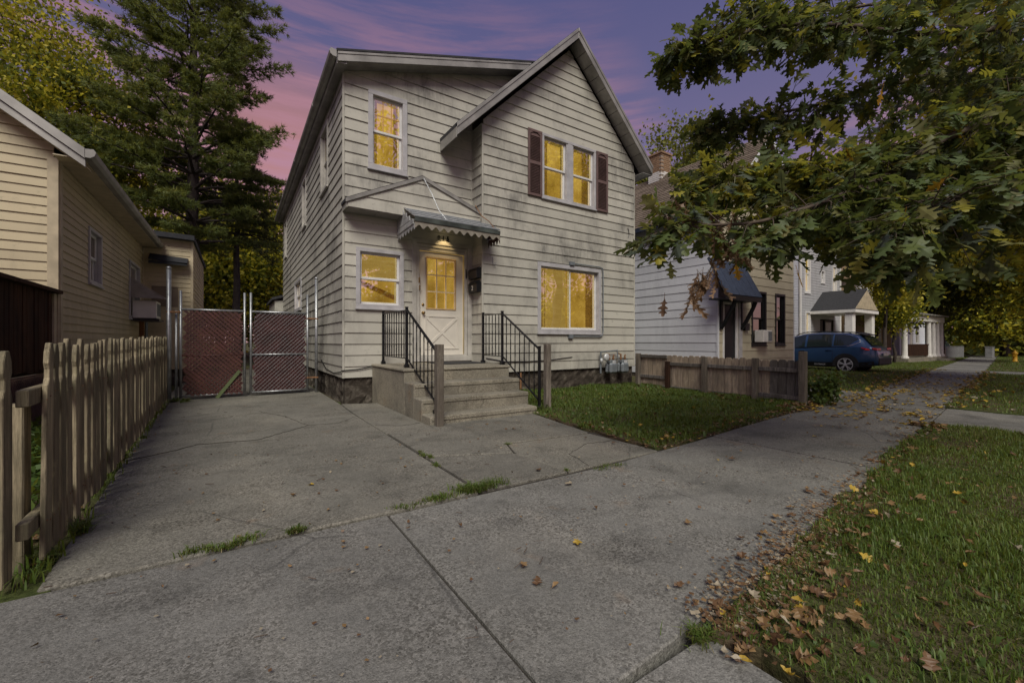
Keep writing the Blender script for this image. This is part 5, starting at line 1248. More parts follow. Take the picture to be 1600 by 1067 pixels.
    q=MB(); q.box(-.035,-.02,-.26,.26,.70,.82); q.build('number_plate',M['white'],car)
    if det: text('sill_lettering','OUTBACK',.085,M['rim'],car,(1.85,.958,.295),(R(90),0,R(180)),.002)
    car.location=loc; car.rotation_euler=(0,0,rz); return car
make_car('parked_car','dark blue estate car parked on grass beyond the tan house',(21.3,5.75,gz(21)-.06),R(90),M['carblue'])
make_car('parked_car','distant pale blue car parked beyond the white picket fence',(63.5,12.5,gz(63)),R(180),paint('pale_car_paint',(.22,.30,.40)),False)
# ------------------------------------------------------------------ vegetation
rng=np.random.default_rng(5)
def unit(v): return v/np.maximum(np.linalg.norm(v,axis=1,keepdims=True),1e-9)
def leaf_quads(C,length,width,up=.6,droop=.0,fold=.25):
    "C (N,3) -> folded four-cornered leaves, two triangles-pairs each"
    n=len(C); d=rng.normal(size=(n,3)); d[:,2]-=droop; d=unit(d)
    nrm=rng.normal(size=(n,3)); nrm[:,2]+=up; s=unit(np.cross(d,nrm)); nn=unit(np.cross(s,d))
    L=(length*rng.uniform(.7,1.3,n))[:,None]; Wd=(width*rng.uniform(.7,1.3,n))[:,None]
    base=C; tip=C+d*L; mid=C+d*L*.5+nn*Wd*fold
    a=mid+s*Wd*.5-nn*Wd*fold*1.4; b=mid-s*Wd*.5-nn*Wd*fold*1.4
    V=np.stack([base,a,tip,b],1).reshape(-1,3); F=np.arange(4*n)
    return V,F
def tree(name,label,base,height,cc,cr,trunk_r,leafmat,n_leaf,leaf=(.16,.10),n_limb=9,cl_r=.55,group=None,bark='bark',lean=(0,0),seed=1,droop=.2,nclus=None,cat='tree',low=0.0):
    rr=np.random.default_rng(seed); base=np.array(base,float); cc=np.array(cc,float); cr=np.array(cr,float)
    t=empty(name,tuple(base),label=label,cat=cat,group=group)
    m=MB(); top=np.array([cc[0]+lean[0],cc[1]+lean[1],cc[2]+cr[2]*.55]); N_=9; pts=[];rad=[]
    for i in range(N_):
        f=i/(N_-1); p=base+(top-base)*f+np.array([rr.normal()*.05*height*.12,rr.normal()*.05*height*.12,0])*(0<i); pts.append(p); rad.append(trunk_r*(1-.85*f)+.012)
    pts[0]=pts[0]-np.array([0,0,.2]); m.tube(pts,rad,10); trunk=m.build('trunk',M[bark],t,True)
    ends=[]; limbs=MB()
    for k in range(n_limb):
        f=rr.uniform(.30,.95); i=int(f*(N_-1)); p0=pts[i]
        v=unit(rr.normal(size=(1,3)))[0]; v[2]=abs(v[2])*.9-.25-low; v/=np.linalg.norm(v)
        q=cc+v*cr*rr.uniform(.6,.98); midp=(p0+q)/2+np.array([0,0,.08*np.linalg.norm(q-p0)])
        r0=max(.02,rad[i]*.5); P=[p0,p0*.6+midp*.4+rr.normal(size=3)*.08,midp,(midp+q)/2+rr.normal(size=3)*.1,q]
        limbs.tube(P,[r0,r0*.8,r0*.6,r0*.4,.008],6)
        for j in range(5):
            f2=rr.uniform(.3,1); s=p0+(q-p0)*f2+np.array([0,0,.08*np.linalg.norm(q-p0)*(1-abs(2*f2-1))])
            e=s+unit(rr.normal(size=(1,3)))[0]*cr*rr.uniform(.18,.42)
            limbs.tube([s,(s+e)/2+rr.normal(size=3)*.06,e],[r0*.35,r0*.22,.006],5); ends+=[s,e,(s+e)/2]
        ends.append(q)
    tag(limbs.build('branches',M[bark],t,True,fix=False),kind='stuff')
    ends=np.array(ends)
    nc=nclus or 60; v=unit(rr.normal(size=(nc,3))); extra=cc+v*cr*(rr.uniform(.35,1.0,(nc,1))**.6)*rr.uniform(.82,1.08,(nc,1))
    cl=np.concatenate([ends,extra]); w=rr.uniform(.3,1.6,len(cl)); w/=w.sum()
    idx=rr.choice(len(cl),n_leaf,p=w); sz=rr.uniform(.55,1.35,len(cl))*cl_r
    C=cl[idx]+rr.normal(size=(n_leaf,3))*sz[idx][:,None]*np.array([1,1,.62])
    V,F=leaf_quads(C,leaf[0],leaf[1],.7,droop)
    tag(put('crown',np_mesh('crown',V,F,4,leafmat),t),kind=None)
    return t
M['lf_yg']=foliage_mat('leaves_yellow_green',[(.0,(.05,.075,.018)),(.30,(.11,.15,.028)),(.50,(.24,.26,.03)),(.70,(.58,.50,.04)),(1,(.85,.72,.09))],.5)  # autumn yellow; its bright stops also paint sunlit speckles into the leaves
M['lf_across']=foliage_mat('leaves_across_road',[(.0,(.10,.11,.02)),(.35,(.35,.30,.03)),(.65,(.70,.55,.06)),(1,(.80,.70,.16))],.72)  # backlit glow put into bright leaf colour and strong translucency
M['lf_dk']=foliage_mat('leaves_dark_green',[(0,(.022,.036,.013)),(.5,(.05,.072,.022)),(.80,(.11,.125,.03)),(1,(.42,.36,.04))],.35)  # last stop paints sunlit flecks among the dark leaves
M['lf_mid']=foliage_mat('leaves_olive',[(0,(.05,.075,.022)),(.42,(.12,.15,.036)),(.70,(.26,.27,.045)),(1,(.62,.54,.07))],.45)  # bright end of the ramp paints sunlit leaves into the olive
M['lf_gold']=foliage_mat('leaves_gold',[(0,(.09,.12,.02)),(.30,(.28,.28,.03)),(.65,(.58,.48,.04)),(1,(.80,.68,.12))],.55)  # gold stops put the glow of backlit foliage into the leaf colour
M['needles']=foliage_mat('pine_needles',[(0,(.07,.105,.038)),(.5,(.135,.175,.055)),(.8,(.20,.23,.065)),(1,(.36,.33,.08))],.42)
M['needles2']=foliage_mat('spruce_needles',[(0,(.035,.055,.034)),(.6,(.075,.10,.055)),(1,(.13,.145,.07))],.35)
# --- pines behind the left houses
def pine(name,label,base,H,z0,reach,trunk_r,mat,whorls,per,seed,sag=.10,tuft=(.16,.020),dens=1.0,group=None,up0=.25):
    rr=np.random.default_rng(seed); t=empty(name,tuple(base),label=label,cat='tree',group=group); base=np.array(base,float)
    m=MB(); P=[base+np.array([rr.normal()*.03,rr.normal()*.03,H*f-(.2 if f==0 else 0)]) for f in np.linspace(0,1,10)]
    m.tube(P,[trunk_r*(1-.88*f)+.015 for f in np.linspace(0,1,10)],12); m.build('trunk',M['pinebark'],t,True)
    br=MB(); C=[];D=[]
    for w in range(whorls):
        f=w/(whorls-1); z=z0+(H-.4-z0)*f+rr.uniform(-.15,.15); a0=rr.uniform(0,6.28)
        for k in range(per):
            a=a0+2*math.pi*k/per+rr.normal()*.25; L=reach(f)*rr.uniform(.62,1.12)
            if rr.random()<.08: L*=.45
            s=base+np.array([0,0,z]); h=np.array([math.cos(a),math.sin(a),0]); pts=[]
            for g in np.linspace(0,1,9):
                pts.append(s+h*L*g+np.array([rr.normal()*.03,rr.normal()*.03,L*(up0*g*(1-f*.2)-sag*3*g*g+.10*g**4)+ (f*.35*L*g)]))
            br.tube(pts,[max(.008,trunk_r*.26*(1-.2*f)*(1-g*.9)) for g in np.linspace(0,1,9)],5,False)
            side=np.array([-h[1],h[0],0])
            nt=int(L*9*dens)
            for q in range(nt):
                g=rr.uniform(.22,1.0)**.75; i=min(7,int(g*8)); p=pts[i]+(pts[i+1]-pts[i])*(g*8-i)
                sg=rr.choice((-1,1)); ll=L*.30*(1.12-g)*rr.uniform(.3,1)+.12
                e=p+side*sg*ll*.85+h*ll*.6+np.array([0,0,rr.normal()*.04])
                if rr.random()<.35: br.tube([p,e],[.009,.004],4,False)
                for c in np.linspace(.25,1,max(2,int(ll/.13))):
                    C.append(p+(e-p)*c+rr.normal(size=3)*np.array([.05,.05,.03])); D.append((e-p)/np.linalg.norm(e-p)*.6+h*.3)
    tag(br.build('branches',M['pinebark'],t,True,fix=False),kind='stuff')
    C=np.array(C);D=np.array(D); k=13; n=len(C)*k
    CC=np.repeat(C,k,0)+rr.normal(size=(n,3))*.025; d=np.repeat(D,k,0)+rr.normal(size=(n,3))*.55; d[:,2]+=.12; d=unit(d)
    s=unit(np.cross(d,rr.normal(size=(n,3)))); L=(tuft[0]*rr.uniform(.7,1.3,n))[:,None]; w=tuft[1]
    V=np.stack([CC+s*w*.5,CC-s*w*.5,CC+d*L],1).reshape(-1,3)
    put('crown',np_mesh('crown',V,np.arange(3*n),3,mat),t)
    return t
pine('pine_tree','tall broad pine with layered boughs behind the beige house',(-1.38,21.3,0),18.5,5.2,lambda f: 4.6*(1-.55*f**1.5)*(1 if f>.12 else .8),.27,M['needles'],21,7,3,sag=.09,tuft=(.18,.030),dens=1.6)
pine('pine_tree','thin-trunked drooping spruce standing behind the gates',(.10,22.7,0),11.2,5.6,lambda f: 2.7*(1-.8*f),.17,M['needles2'],14,6,4,sag=.20,tuft=(.10,.022),dens=1.2,up0=.12)
# --- deciduous trees behind
tree('maple_tree','yellow-green leafy tree rising behind the beige house roof',(-7,24,0),15,(-6.3,23.4,9.6),(4.5,3.4,5.9),.3,M['lf_yg'],52000,(.15,.095),17,.60,seed=11,nclus=150,low=.3)
bt='trees in the back yards'
tree('maple_tree','yellow-green back-yard tree seen above the left gate leaf',(-3.5,33,0),12,(-3.2,33,6.2),(4.5,4,5.6),.3,M['lf_yg'],26000,(.26,.17),13,.85,seed=12,nclus=120,low=.5)
tree('maple_tree','yellow-green back-yard tree seen above the right gate leaf',(2.2,36,0),13,(1.9,36,6.6),(4.6,4,6.2),.3,M['lf_yg'],28000,(.26,.17),13,.85,seed=13,nclus=120,low=.5)
tree('maple_tree','dark leafy tree farthest back between the two houses',(-1,44,0),14,(-.5,44,8),(7,4,7.5),.35,M['lf_mid'],26000,(.34,.22),13,1.1,seed=14,nclus=120,low=.5)
tree('maple_tree','dark green tree at the far left behind the beige house',(-14,24,0),13,(-12,23,7),(5.5,4,5.6),.35,M['lf_mid'],26000,(.24,.16),13,.9,seed=15,nclus=120,low=.3)
tree('maple_tree','olive tree showing above the brown roof of the white house',(25.2,17.5,gz(25)),16,(25.0,17.2,12.2),(3.6,3.2,3.3),.3,M['lf_mid'],16000,(.24,.15),12,.6,seed=16,nclus=80)
# --- street trees to the right
tree('street_tree','street tree with yellow leaves coloured as sunlit hanging over the sidewalk',(19.5,-.6,gz(19)),8,(18.6,1.2,4.9),(4.3,2.4,2.6),.22,M['lf_gold'],17000,(.17,.10),12,.55,seed=21,nclus=100,droop=.6,low=.4)
tree('street_tree','backlit-gold coloured street tree high above the verge behind the oak leaves',(13.5,-2.2,gz(13)),10,(13.0,-.2,7.4),(4.6,3.2,3.2),.25,M['lf_gold'],24000,(.18,.11),13,.6,seed=22,nclus=120,droop=.4,low=.3)  # gold crown stands in for backlit leaves seen through the oak
tree('maple_tree','dark maple with black-green crown beyond the column porch',(47.5,9.6,gz(47)),15,(48.5,10.4,8.4),(6.5,5.5,6.3),.42,M['lf_dk'],40000,(.30,.20),14,.95,seed=23,nclus=170,low=.4)
tree('small_tree','bright yellow small tree in front of the dormer house',(31.8,8.6,gz(31)),8,(31.2,8.5,6.0),(1.5,1.4,2.5),.10,M['lf_gold'],9000,(.17,.11),9,.42,seed=24,nclus=60,low=.4)
tree('small_tree','olive green sapling between the gray house and the column porch',(34.5,8.9,gz(34)),6,(34.6,8.9,3.4),(1.3,1.2,1.7),.08,M['lf_yg'],6000,(.17,.11),8,.42,seed=25,nclus=60,low=.5)
tree('street_tree','street tree farther along the verge past the hydrant',(44,2.2,gz(44)),11,(45,4.6,7.2),(5.5,3.2,4.0),.3,M['lf_yg'],24000,(.26,.17),13,.8,seed=26,nclus=120,low=.5)
tree('street_tree','street tree closing the far end of the sidewalk',(72,9,gz(72)),13,(71,10,6.5),(9,5,6.0),.4,M['lf_yg'],26000,(.42,.28),13,1.2,seed=27,nclus=120,low=.6)
tree('maple_tree','dark tree behind the distant white-sided house',(60,22,gz(60)),14,(60,21,8),(9,5,7),.4,M['lf_mid'],24000,(.42,.28),13,1.2,seed=28,nclus=120,low=.5)
tree('maple_tree','dense dark tree behind the gray house',(33,22,gz(33)),15,(33,21,8.5),(6,4,6.2),.4,M['lf_mid'],26000,(.32,.2),13,.9,seed=29,nclus=120,low=.4)
# --- trees over the road, seen in the window panes
for i,(x,y,hh,cz,rx,rz,lab) in enumerate(((10,-19,22,14,6.5,8.5,'tall yellow tree across the road mirrored in the upstairs left window'),(28,-19,22,14,7,8.5,'tall yellow tree across the road mirrored in the paired upstairs window'),
        (13,-17.5,9,4.6,5,4.3,'low bushy tree across the road mirrored in the door glass'),(30,-17.5,9,4.2,6.5,4.0,'low bushy tree across the road mirrored in the large window'))):
    tree('street_tree',lab,(x,y,gz(x)-.05),hh,(x,y,cz),(rx,3.5,rz),.3,M['lf_across'],9500,(.42,.28),11,.9,seed=40+i,nclus=110,low=.4)
V,F=leaf_quads(np.stack([rng.uniform(84,125,9000),rng.uniform(-25,60,9000),rng.uniform(-1,1,9000)**2*0+np.abs(rng.normal(0,4.2,9000))-1],1),1.3,.9,.5,.2); tag(put('treeline',np_mesh('treeline',V,F,4,M['lf_mid'])),'dark treeline closing the far end of the street',None,None,'stuff')
tree('maple_tree','dark tree closing the gap beyond the hydrant',(92,6,gz(92)),12,(92,6,5.5),(9,8,5.8),.4,M['lf_mid'],16000,(.6,.4),13,1.3,seed=31,nclus=120,low=.7)
# ------------------------------------------------------------------ the street oak whose boughs hang into the picture
oak=empty('oak_tree',(5.4,-1.9,0),label='street oak with large lobed leaves hanging in front of the white house',cat='tree')
m=MB(); m.tube([(5.4,-1.9,-.2),(5.38,-1.88,1.2),(5.5,-1.8,2.6),(5.6,-1.7,3.8),(5.7,-1.6,5.4)],[.30,.24,.21,.18,.10],14); m.build('trunk',M['bark'],oak,True)
fork=Vector((5.5,-1.78,2.75)); fork2=Vector((5.62,-1.68,4.1))
limbs=[ [fork2,at(1700,-60,3.7),at(1560,42,3.7),at(1430,52,3.7),at(1330,40,3.6),at(1220,40,3.5),at(1130,60,3.45),at(1062,82,3.5)],
        [fork,at(1720,120,3.2),at(1600,170,3.2),at(1480,215,3.2),at(1400,265,3.2),at(1300,310,3.1),at(1190,345,3.05),at(1100,352,3.0),at(1040,360,3.0)],
        [fork2,at(1720,60,4.3),at(1560,90,4.3),at(1400,130,4.2),at(1270,165,4.1),at(1170,185,4.1),at(1108,200,4.1)],
        [fork,at(1740,190,3.9),at(1600,250,3.9),at(1460,300,3.8),at(1330,345,3.7),at(1240,362,3.5),at(1180,370,3.4)],
        [fork2,at(1760,150,5.0),at(1560,190,5.0),at(1420,225,4.9),at(1300,255,4.8),at(1200,275,4.6),at(1110,262,4.6)],
        [fork2,at(1780,-60,4.4),at(1560,-40,4.6),at(1400,0,4.6),at(1260,20,4.5),at(1160,20,4.5)],
        [fork,at(1760,260,3.0),at(1650,300,2.9),at(1540,300,2.8),at(1450,330,2.7),at(1400,370,2.65)],
        [fork2,at(1700,100,3.5),at(1560,210,3.6),at(1440,235,3.6),at(1340,262,3.5),at(1250,262,3.5),at(1160,275,3.5),at(1090,300,3.5)],
        [fork2,at(1740,20,5.4),at(1600,90,5.6),at(1480,130,5.6),at(1360,210,5.4),at(1260,330,5.2),at(1180,380,5.0)] ]
def spline(P,n):
    out=[]
    for i in range(len(P)-1):
        p0,p1,p2,p3=P[max(i-1,0)],P[i],P[i+1],P[min(i+2,len(P)-1)]
        for k in range(n):
            t=k/n; out.append(.5*((2*p1)+(p2-p0)*t+(2*p0-5*p1+4*p2-p3)*t*t+(3*p1-3*p2*1-p0+p3)*t*t*t))
    out.append(P[-1]); return out
rr=random.Random(77)
leafspots=[]   # position, direction, size, tint
twigs=MB()
for li,P in enumerate(limbs):
    S=spline(P,6); n=len(S); m=MB(); m.tube(S,[.045*(1-.93*(i/(n-1))**.55)+.003 for i in range(n)],7); m.build('limb',M['twig'],oak,True)
    for i in range(4,n):
        p=S[i]; d=(S[min(i+1,n-1)]-S[i-1]).normalized()
        end=i/(n-1)
        for k in range((5 if li in (1,3) else 6) if end>.35 else 5):
            if li in (1,3) and end>.7 and k>1: continue
            v=Vector((rr.gauss(0,1),rr.gauss(0,1),rr.gauss(-.25,.7))).normalized(); v=(v+d*.8).normalized()
            L=rr.uniform(.18,.60)*(1.15-.60*end)*(.72 if li in (0,2,3) else (.85 if li==1 else 1))
            q=p+v*L*.5+Vector((0,0,.02)); e=p+v*L+Vector((0,0,-.10*L))
            twigs.tube([p,q,e],[.005,.0035,.002],4,False)
            for j in range(rr.randint(6,8)):
                f=1-.55*rr.random()**1.6 if j else 1
                b=p.lerp(e,f)+Vector((rr.gauss(0,.02),rr.gauss(0,.02),rr.gauss(0,.02)))
                ld_=(v*.55+Vector((rr.gauss(0,.75),rr.gauss(0,.75),rr.gauss(-.35,.5)))).normalized()
                leafspots.append((b,ld_,rr.uniform(.085,.205)*(1 if li not in(0,2) else .9),'y' if rr.random()<(.30 if li in (4,5,7) else .07) else 'g'))  # some limbs carry more leaves tinted as backlit
tag(twigs.build('twigs',M['twig'],oak,True,fix=False),kind='stuff')
# dead brown spray hanging from the lowest bough
dead=[at(1118,330,3.1),at(1122,380,3.1),at(1110,420,3.1),at(1095,440,3.1),at(1076,466,3.1)]
m=MB(); m.tube(spline(dead,4),[.006]*13+[.005]*4,5); m.build('dead_twig',M['twig'],oak)
for i in range(46):
    f=rr.random(); k=min(3,int(f*4)); p=dead[k].lerp(dead[k+1],f*4-k)+Vector((rr.gauss(0,.05),rr.gauss(0,.05),rr.gauss(0,.03)))
    leafspots.append((p,Vector((rr.gauss(0,.5),rr.gauss(0,.5),-1)).normalized(),rr.uniform(.09,.15),'b'))
for px,py in ((1080,335),(1140,330),(1060,318),(1150,380),(1160,400),(1045,340)):
    for i in range(5):
        leafspots.append((at(px+rr.uniform(-12,12),py+rr.uniform(-10,10),rr.uniform(2.95,3.15)),Vector((rr.gauss(0,.5),rr.gauss(0,.5),-1)).normalized(),rr.uniform(.08,.13),'b'))
for px,py,d_ in ((1485,275,2.8),(1490,195,3.2),(1318,228,3.2),(1415,330,2.7),(1380,135,3.4),(1150,410,3.3),(1245,420,3.1)):
    leafspots.append((at(px,py,d_),Vector((rr.gauss(0,.4),rr.gauss(0,.4),-.8)).normalized(),.14,'o'))
def oak_leaf(kind):
    o=[(.0,.006),(.10,.012),(.16,.05),(.24,.085),(.30,.20),(.345,.215),(.36,.095),(.44,.09),(.52,.24),(.585,.345),(.62,.27),(.605,.13),(.70,.12),(.78,.25),(.835,.265),(.83,.13),(.89,.10),(.95,.10),(1.0,.0)]
    vs=[];fs=[]; curl=(.10,.16,.06,.22,.9)[kind]; fold=(.18,.35,.10,.25,1.3)[kind]; wv=(.02,.03,.04,.02,.05)[kind]
    def P(x,y):
        z=-curl*x*x-fold*abs(y)*(1-abs(y))+wv*math.sin(9*x+4*y)
        if kind==4: z=-.55*x*x-.9*abs(y)+.05*math.sin(15*x+5*y); y=y*.62
        return (x,y,z)
    for x,y in o: vs+= [P(min(x,1),0),P(x,y),P(x,-y)]
    for i in range(len(o)-1):
        a,b=3*i,3*(i+1); fs+= [(a,b,b+1,a+1),(a,a+2,b+2,b)]
    return vs,fs
LM={'y':[leaf_mat('oak_leaf_backlit_tint',(.34,.31,.04),(.46,.38,.04),.5)],'g':[leaf_mat('oak_leaf_green',(.085,.122,.038),(.14,.175,.05)),leaf_mat('oak_leaf_olive',(.16,.165,.055),(.23,.21,.07)),leaf_mat('oak_leaf_bluish',(.075,.095,.065),(.10,.12,.09))],  # yellow tint paints backlight into some of the oak leaves
    'b':[leaf_mat('oak_leaf_brown',(.15,.085,.045),(.22,.135,.075),.15)],'o':[leaf_mat('oak_leaf_orange',(.42,.20,.02),(.50,.28,.03))]}
protos=[oak_leaf(i) for i in range(5)]
pm={}
def leaf_proto(kind,mi,tint):
    k=(kind,mi,tint)
    if k not in pm:
        vs,fs=protos[kind]; m=MB(); m.add(vs,fs); m.tube([(-.22,0,.03),(0,0,0),(.97,0,-(.10,.16,.06,.22,.55)[kind]*.94)],[.012,.014,.004],3,False); pm[k]=m.mesh('leaf',LM[tint][mi],fix=False)
    return pm[k]
def leaf_matrix(p,d,s):
    up=Vector((rr.gauss(0,.45),rr.gauss(0,.45),1)); y=up.cross(d).normalized(); z=d.cross(y).normalized()
    return Matrix(((d.x*s,y.x*s,z.x*s,p.x),(d.y*s,y.y*s,z.y*s,p.y),(d.z*s,y.z*s,z.z*s,p.z),(0,0,0,1)))
fwd=Vector((_uF,_uR,0))
def in_view(p):
    q=p-cam.location; z=q.dot(fwd); x=q.dot(Vector((_uR,-_uF,0)))
    return z>.5 and abs(x/z)<1.2 and abs(q.z/z)<.85
leafspots=[l for l in leafspots if (l[0]-cam.location).length>1.9]
leafspots.sort(key=lambda l:(0 if l[3] in 'bo' else 1,0 if in_view(l[0]) else 1,(l[0]-cam.location).length/l[2]))
bins={}
for i,(p,d,s,tint) in enumerate(leafspots):
    mi=(0 if rr.random()<.6 else (1 if rr.random()<.65 else 2)) if tint=='g' else 0
    kind=4 if tint=='b' and rr.random()<.8 else rr.randint(0,3); mx=leaf_matrix(p,d,s)
    if i<300:
        o=put('leaf',leaf_proto(kind,mi,tint)); o.matrix_basis=mx; o.parent=oak; o.matrix_parent_inverse=wm(oak).inverted()
        if tint=='b': o['label']='curled dead brown leaf'
        elif tint=='o': o['label']='orange autumn leaf'
    else: bins.setdefault((tint,mi),[]).append((kind,mx))
jl=[];jf=[];jm=[];vb=0
mats_=[];
for (tint,mi),L_ in bins.items():
    mats_.append(LM[tint][mi])
    for kind,mx in L_:
        vs,fs=protos[kind]; a=np.array(vs)@np.array(mx.to_3x3()).T+np.array(mx.translation); jl.append(a); jf.append(np.array(fs)+vb); vb+=len(vs); jm.append(np.full(len(fs),len(mats_)-1))
me=np_mesh('leaf_mass',np.concatenate(jl),np.concatenate(jf),4)
for mt in mats_: me.materials.append(mt)
me.polygons.foreach_set('material_index',np.concatenate(jm).astype(np.int32))
tag(put('leaf_mass',me,oak),kind='stuff')
# ------------------------------------------------------------------ grass
def in_poly(P,poly):
    x,y=P[:,0],P[:,1]; r=np.zeros(len(P),bool); n=len(poly); j=n-1
    for i in range(n):
        xi,yi=poly[i];xj,yj=poly[j]
        if yi!=yj:
            c=((yi>y)!=(yj>y))&(x<(xj-xi)*(y-yi)/(yj-yi)+xi); r^=c
        j=i
    return r
def GZ(x): return -.01*np.maximum(0,x-6)
def scatter(poly,n,clip=None):
    a=np.array(poly); lo,hi=a.min(0),a.max(0); out=[]
    while sum(map(len,out))<n:
        P=rng.uniform(lo,hi,(n*2,2)); P=P[in_poly(P,poly)]
        if clip is not None: P=P[clip(P)]
        out.append(P)
    return np.concatenate(out)[:n]
M['blade']=foliage_mat('grass_blade',[(0,(.045,.085,.016)),(.45,(.105,.170,.030)),(.75,(.16,.225,.045)),(.93,(.22,.235,.075)),(1,(.33,.29,.15))],.45,.5,1.5)
M['weedleaf']=foliage_mat('weed_leaf',[(0,(.035,.07,.016)),(.6,(.08,.135,.028)),(1,(.14,.19,.045))],.35,.5,2)
def patchy(P,keep=.25,f=1.7):
    x,y=P[:,0]*f,P[:,1]*f; n=np.sin(x*1.3+2*np.sin(y*.9))+np.sin(y*1.7-1.3*np.sin(x*1.1))+.6*np.sin(3.1*x+2.3*y)+.5*np.sin(5.3*y-4.1*x)
    return P[rng.uniform(0,1,len(P))<np.clip(.62+.32*n,keep,1)]
def blades(P,h,w,mat,name='grass',parent=None,kind='stuff',dz=.004,bend=.5,label=None):
    n=len(P); a=rng.uniform(0,6.283,n); hh=h*rng.uniform(.55,1.35,n)
    clump=.75+.5*np.sin(P[:,0]*3.1+1.7*np.sin(P[:,1]*2.3))*np.sin(P[:,1]*3.7+P[:,0]); hh=hh*np.clip(clump,.55,1.3)
    d=np.stack([np.cos(a),np.sin(a)],1); s=np.stack([-d[:,1],d[:,0]],1); b=np.clip(bend*rng.uniform(.2,1.6,n),0,1.3)
    z=GZ(P[:,0])+dz; w_=(w*rng.uniform(.7,1.3,n))[:,None]
    def V(xy,zz): return np.concatenate([xy,zz[:,None]],1)
    p0=V(P+s*w_*.5,z); p1=V(P-s*w_*.5,z); m_=P+d*(hh*b*.30)[:,None]
    p2=V(m_-s*w_*.38,z+hh*.60); p3=V(m_+s*w_*.38,z+hh*.60); p4=V(P+d*(hh*b*.95)[:,None],z+hh*(1-.42*np.minimum(b,1)))
    Vt=np.stack([p0,p1,p2,p3,p4],1).reshape(-1,3); k=np.arange(n)*5
    me=bpy.data.meshes.new(name); idx=np.concatenate([np.stack([k,k+1,k+2,k+3],1).reshape(-1),np.stack([k+3,k+2,k+4],1).reshape(-1)]).astype(np.int32)
    me.vertices.add(len(Vt)); me.vertices.foreach_set('co',Vt.astype(np.float32).reshape(-1)); me.loops.add(len(idx)); me.loops.foreach_set('vertex_index',idx)
    me.polygons.add(2*n); st=np.concatenate([np.arange(n)*4,4*n+np.arange(n)*3]).astype(np.int32); me.polygons.foreach_set('loop_start',st)
    me.update(calc_edges=True); me.materials.append(mat)
    return tag(put(name,me,parent),label,None,None,kind)
def area_sign(poly): return sum(p[0]*q[1]-q[0]*p[1] for p,q in zip(poly,poly[1:]+poly[:1]))
def ccw(poly): return poly if area_sign(poly)>0 else poly[::-1]
near=lambda P:(P[:,0]>1.2)&(P[:,1]>-2.6)
blades(patchy(scatter(LAWNr,60000),.4),.07,.0068,M['blade'],label='green front lawn grass beside the steps')
blades(scatter(LAWNr,2600),.085,.030,M['weedleaf'],'lawn_weeds',bend=.9,label='broad-leaved weeds growing through the front lawn')
blades(patchy(scatter(VERr,120000,near)),.060,.0052,M['blade'],label='green verge grass along the near sidewalk')
M['dryblade']=foliage_mat('dry_blade',[(0,(.04,.06,.015)),(.4,(.10,.12,.03)),(.7,(.22,.18,.08)),(1,(.36,.28,.15))],.35)
nr=lambda P:(P[:,0]>1.3)&(P[:,0]<4.2)&(P[:,1]>-1.2)
blades(patchy(scatter(VERr,42000,nr),.5,2.3),.036,.0042,M['blade'],'short_grass',label='short trodden grass of the near verge corner')
blades(scatter(VERr,26000,near),.042,.0042,M['dryblade'],'dry_grass',bend=1.4,label='dry yellow blades mixed into the near verge')
blades(scatter(LAWNr,6000),.05,.005,M['dryblade'],'dry_grass',bend=1.3,label='dry yellow blades mixed into the front lawn')
blades(scatter(VERr,2600,near),.05,.022,M['weedleaf'],'clover',bend=.9,label='clover and broad weeds in the near verge')
blades(scatter(VERGE2,24000,lambda P:P[:,1]>-3),.07,.012,M['blade'],label='verge grass beyond the crossing slab')
blades(scatter(VERGE3,16000,lambda P:P[:,1]>-1),.08,.03,M['blade'],label='far verge grass by the hydrant')
blades(scatter(LAWN2,36000),.075,.016,M['blade'],label='neighbouring lawn grass under the blue car')
blades(scatter(SIDE,9000),.10,.008,M['blade'],label='long grass behind the picket fence')
def plants(P,h,wl,name,label,leaves=9):
    "low leafy weeds: rosettes of broad leaves"
    n=len(P)*leaves; C=np.repeat(np.concatenate([P,GZ(P[:,0])[:,None]],1),leaves,0); C[:,2]+=rng.uniform(0,1,n)*h; C[:,:2]+=rng.normal(size=(n,2))*h*.35
    V,F=leaf_quads(C,wl,wl*.55,1.3,.1); return tag(put(name,np_mesh(name,V,F,4,M['weedleaf'])),label,None,None,'stuff')
plants(scatter([(-1.75,2.6),(-1.05,2.75),(-1.15,6.5),(-1.8,6.5)],420),.26,.075,'undergrowth','leafy undergrowth between the picket fence and the deck')
# weeds in the joints and along the fence foot
M['dryblade']=foliage_mat('dry_blade',[(0,(.04,.06,.015)),(.4,(.10,.12,.03)),(.7,(.22,.18,.08)),(1,(.36,.28,.15))],.35)
def tuft(x,y,rx,ry,n,h,lab):
    k=1 if n<140 else max(3,int(n/40)); ca=rng.uniform(0,6.283,k); cr_=np.sqrt(rng.uniform(0,1,k)); cx_=x+np.cos(ca)*cr_*rx; cy_=y+np.sin(ca)*cr_*ry*.7; w=rng.uniform(.2,1.6,k)**1.5; idx=rng.choice(k,n,p=w/w.sum())
    P=np.stack([cx_[idx]+rng.normal(size=n)*min(rx*.22,.035),cy_[idx]+rng.normal(size=n)*min(ry*.4,.022)],1)
    a=blades(P[:int(n*.62)],h,.005,M['blade'],'weed_tuft',None,None,.002,1.1); b=blades(P[int(n*.62):],h*.8,.004,M['dryblade'],'dry_blades',a,'stuff',.002,1.5)
    m=max(6,n//16); C=np.concatenate([P[rng.choice(n,m)],np.full((m,1),.012)],1); C[:,2]+=rng.uniform(0,h*.4,m); V,F=leaf_quads(C,h*.5,h*.3,1.6,.2); put('broad_leaves',np_mesh('broad_leaves',V,F,4,M['weedleaf']),a)
    if 'kind' in a: del a['kind']
    return tag(a,lab,'weeds','weed tufts in the pavement joints')
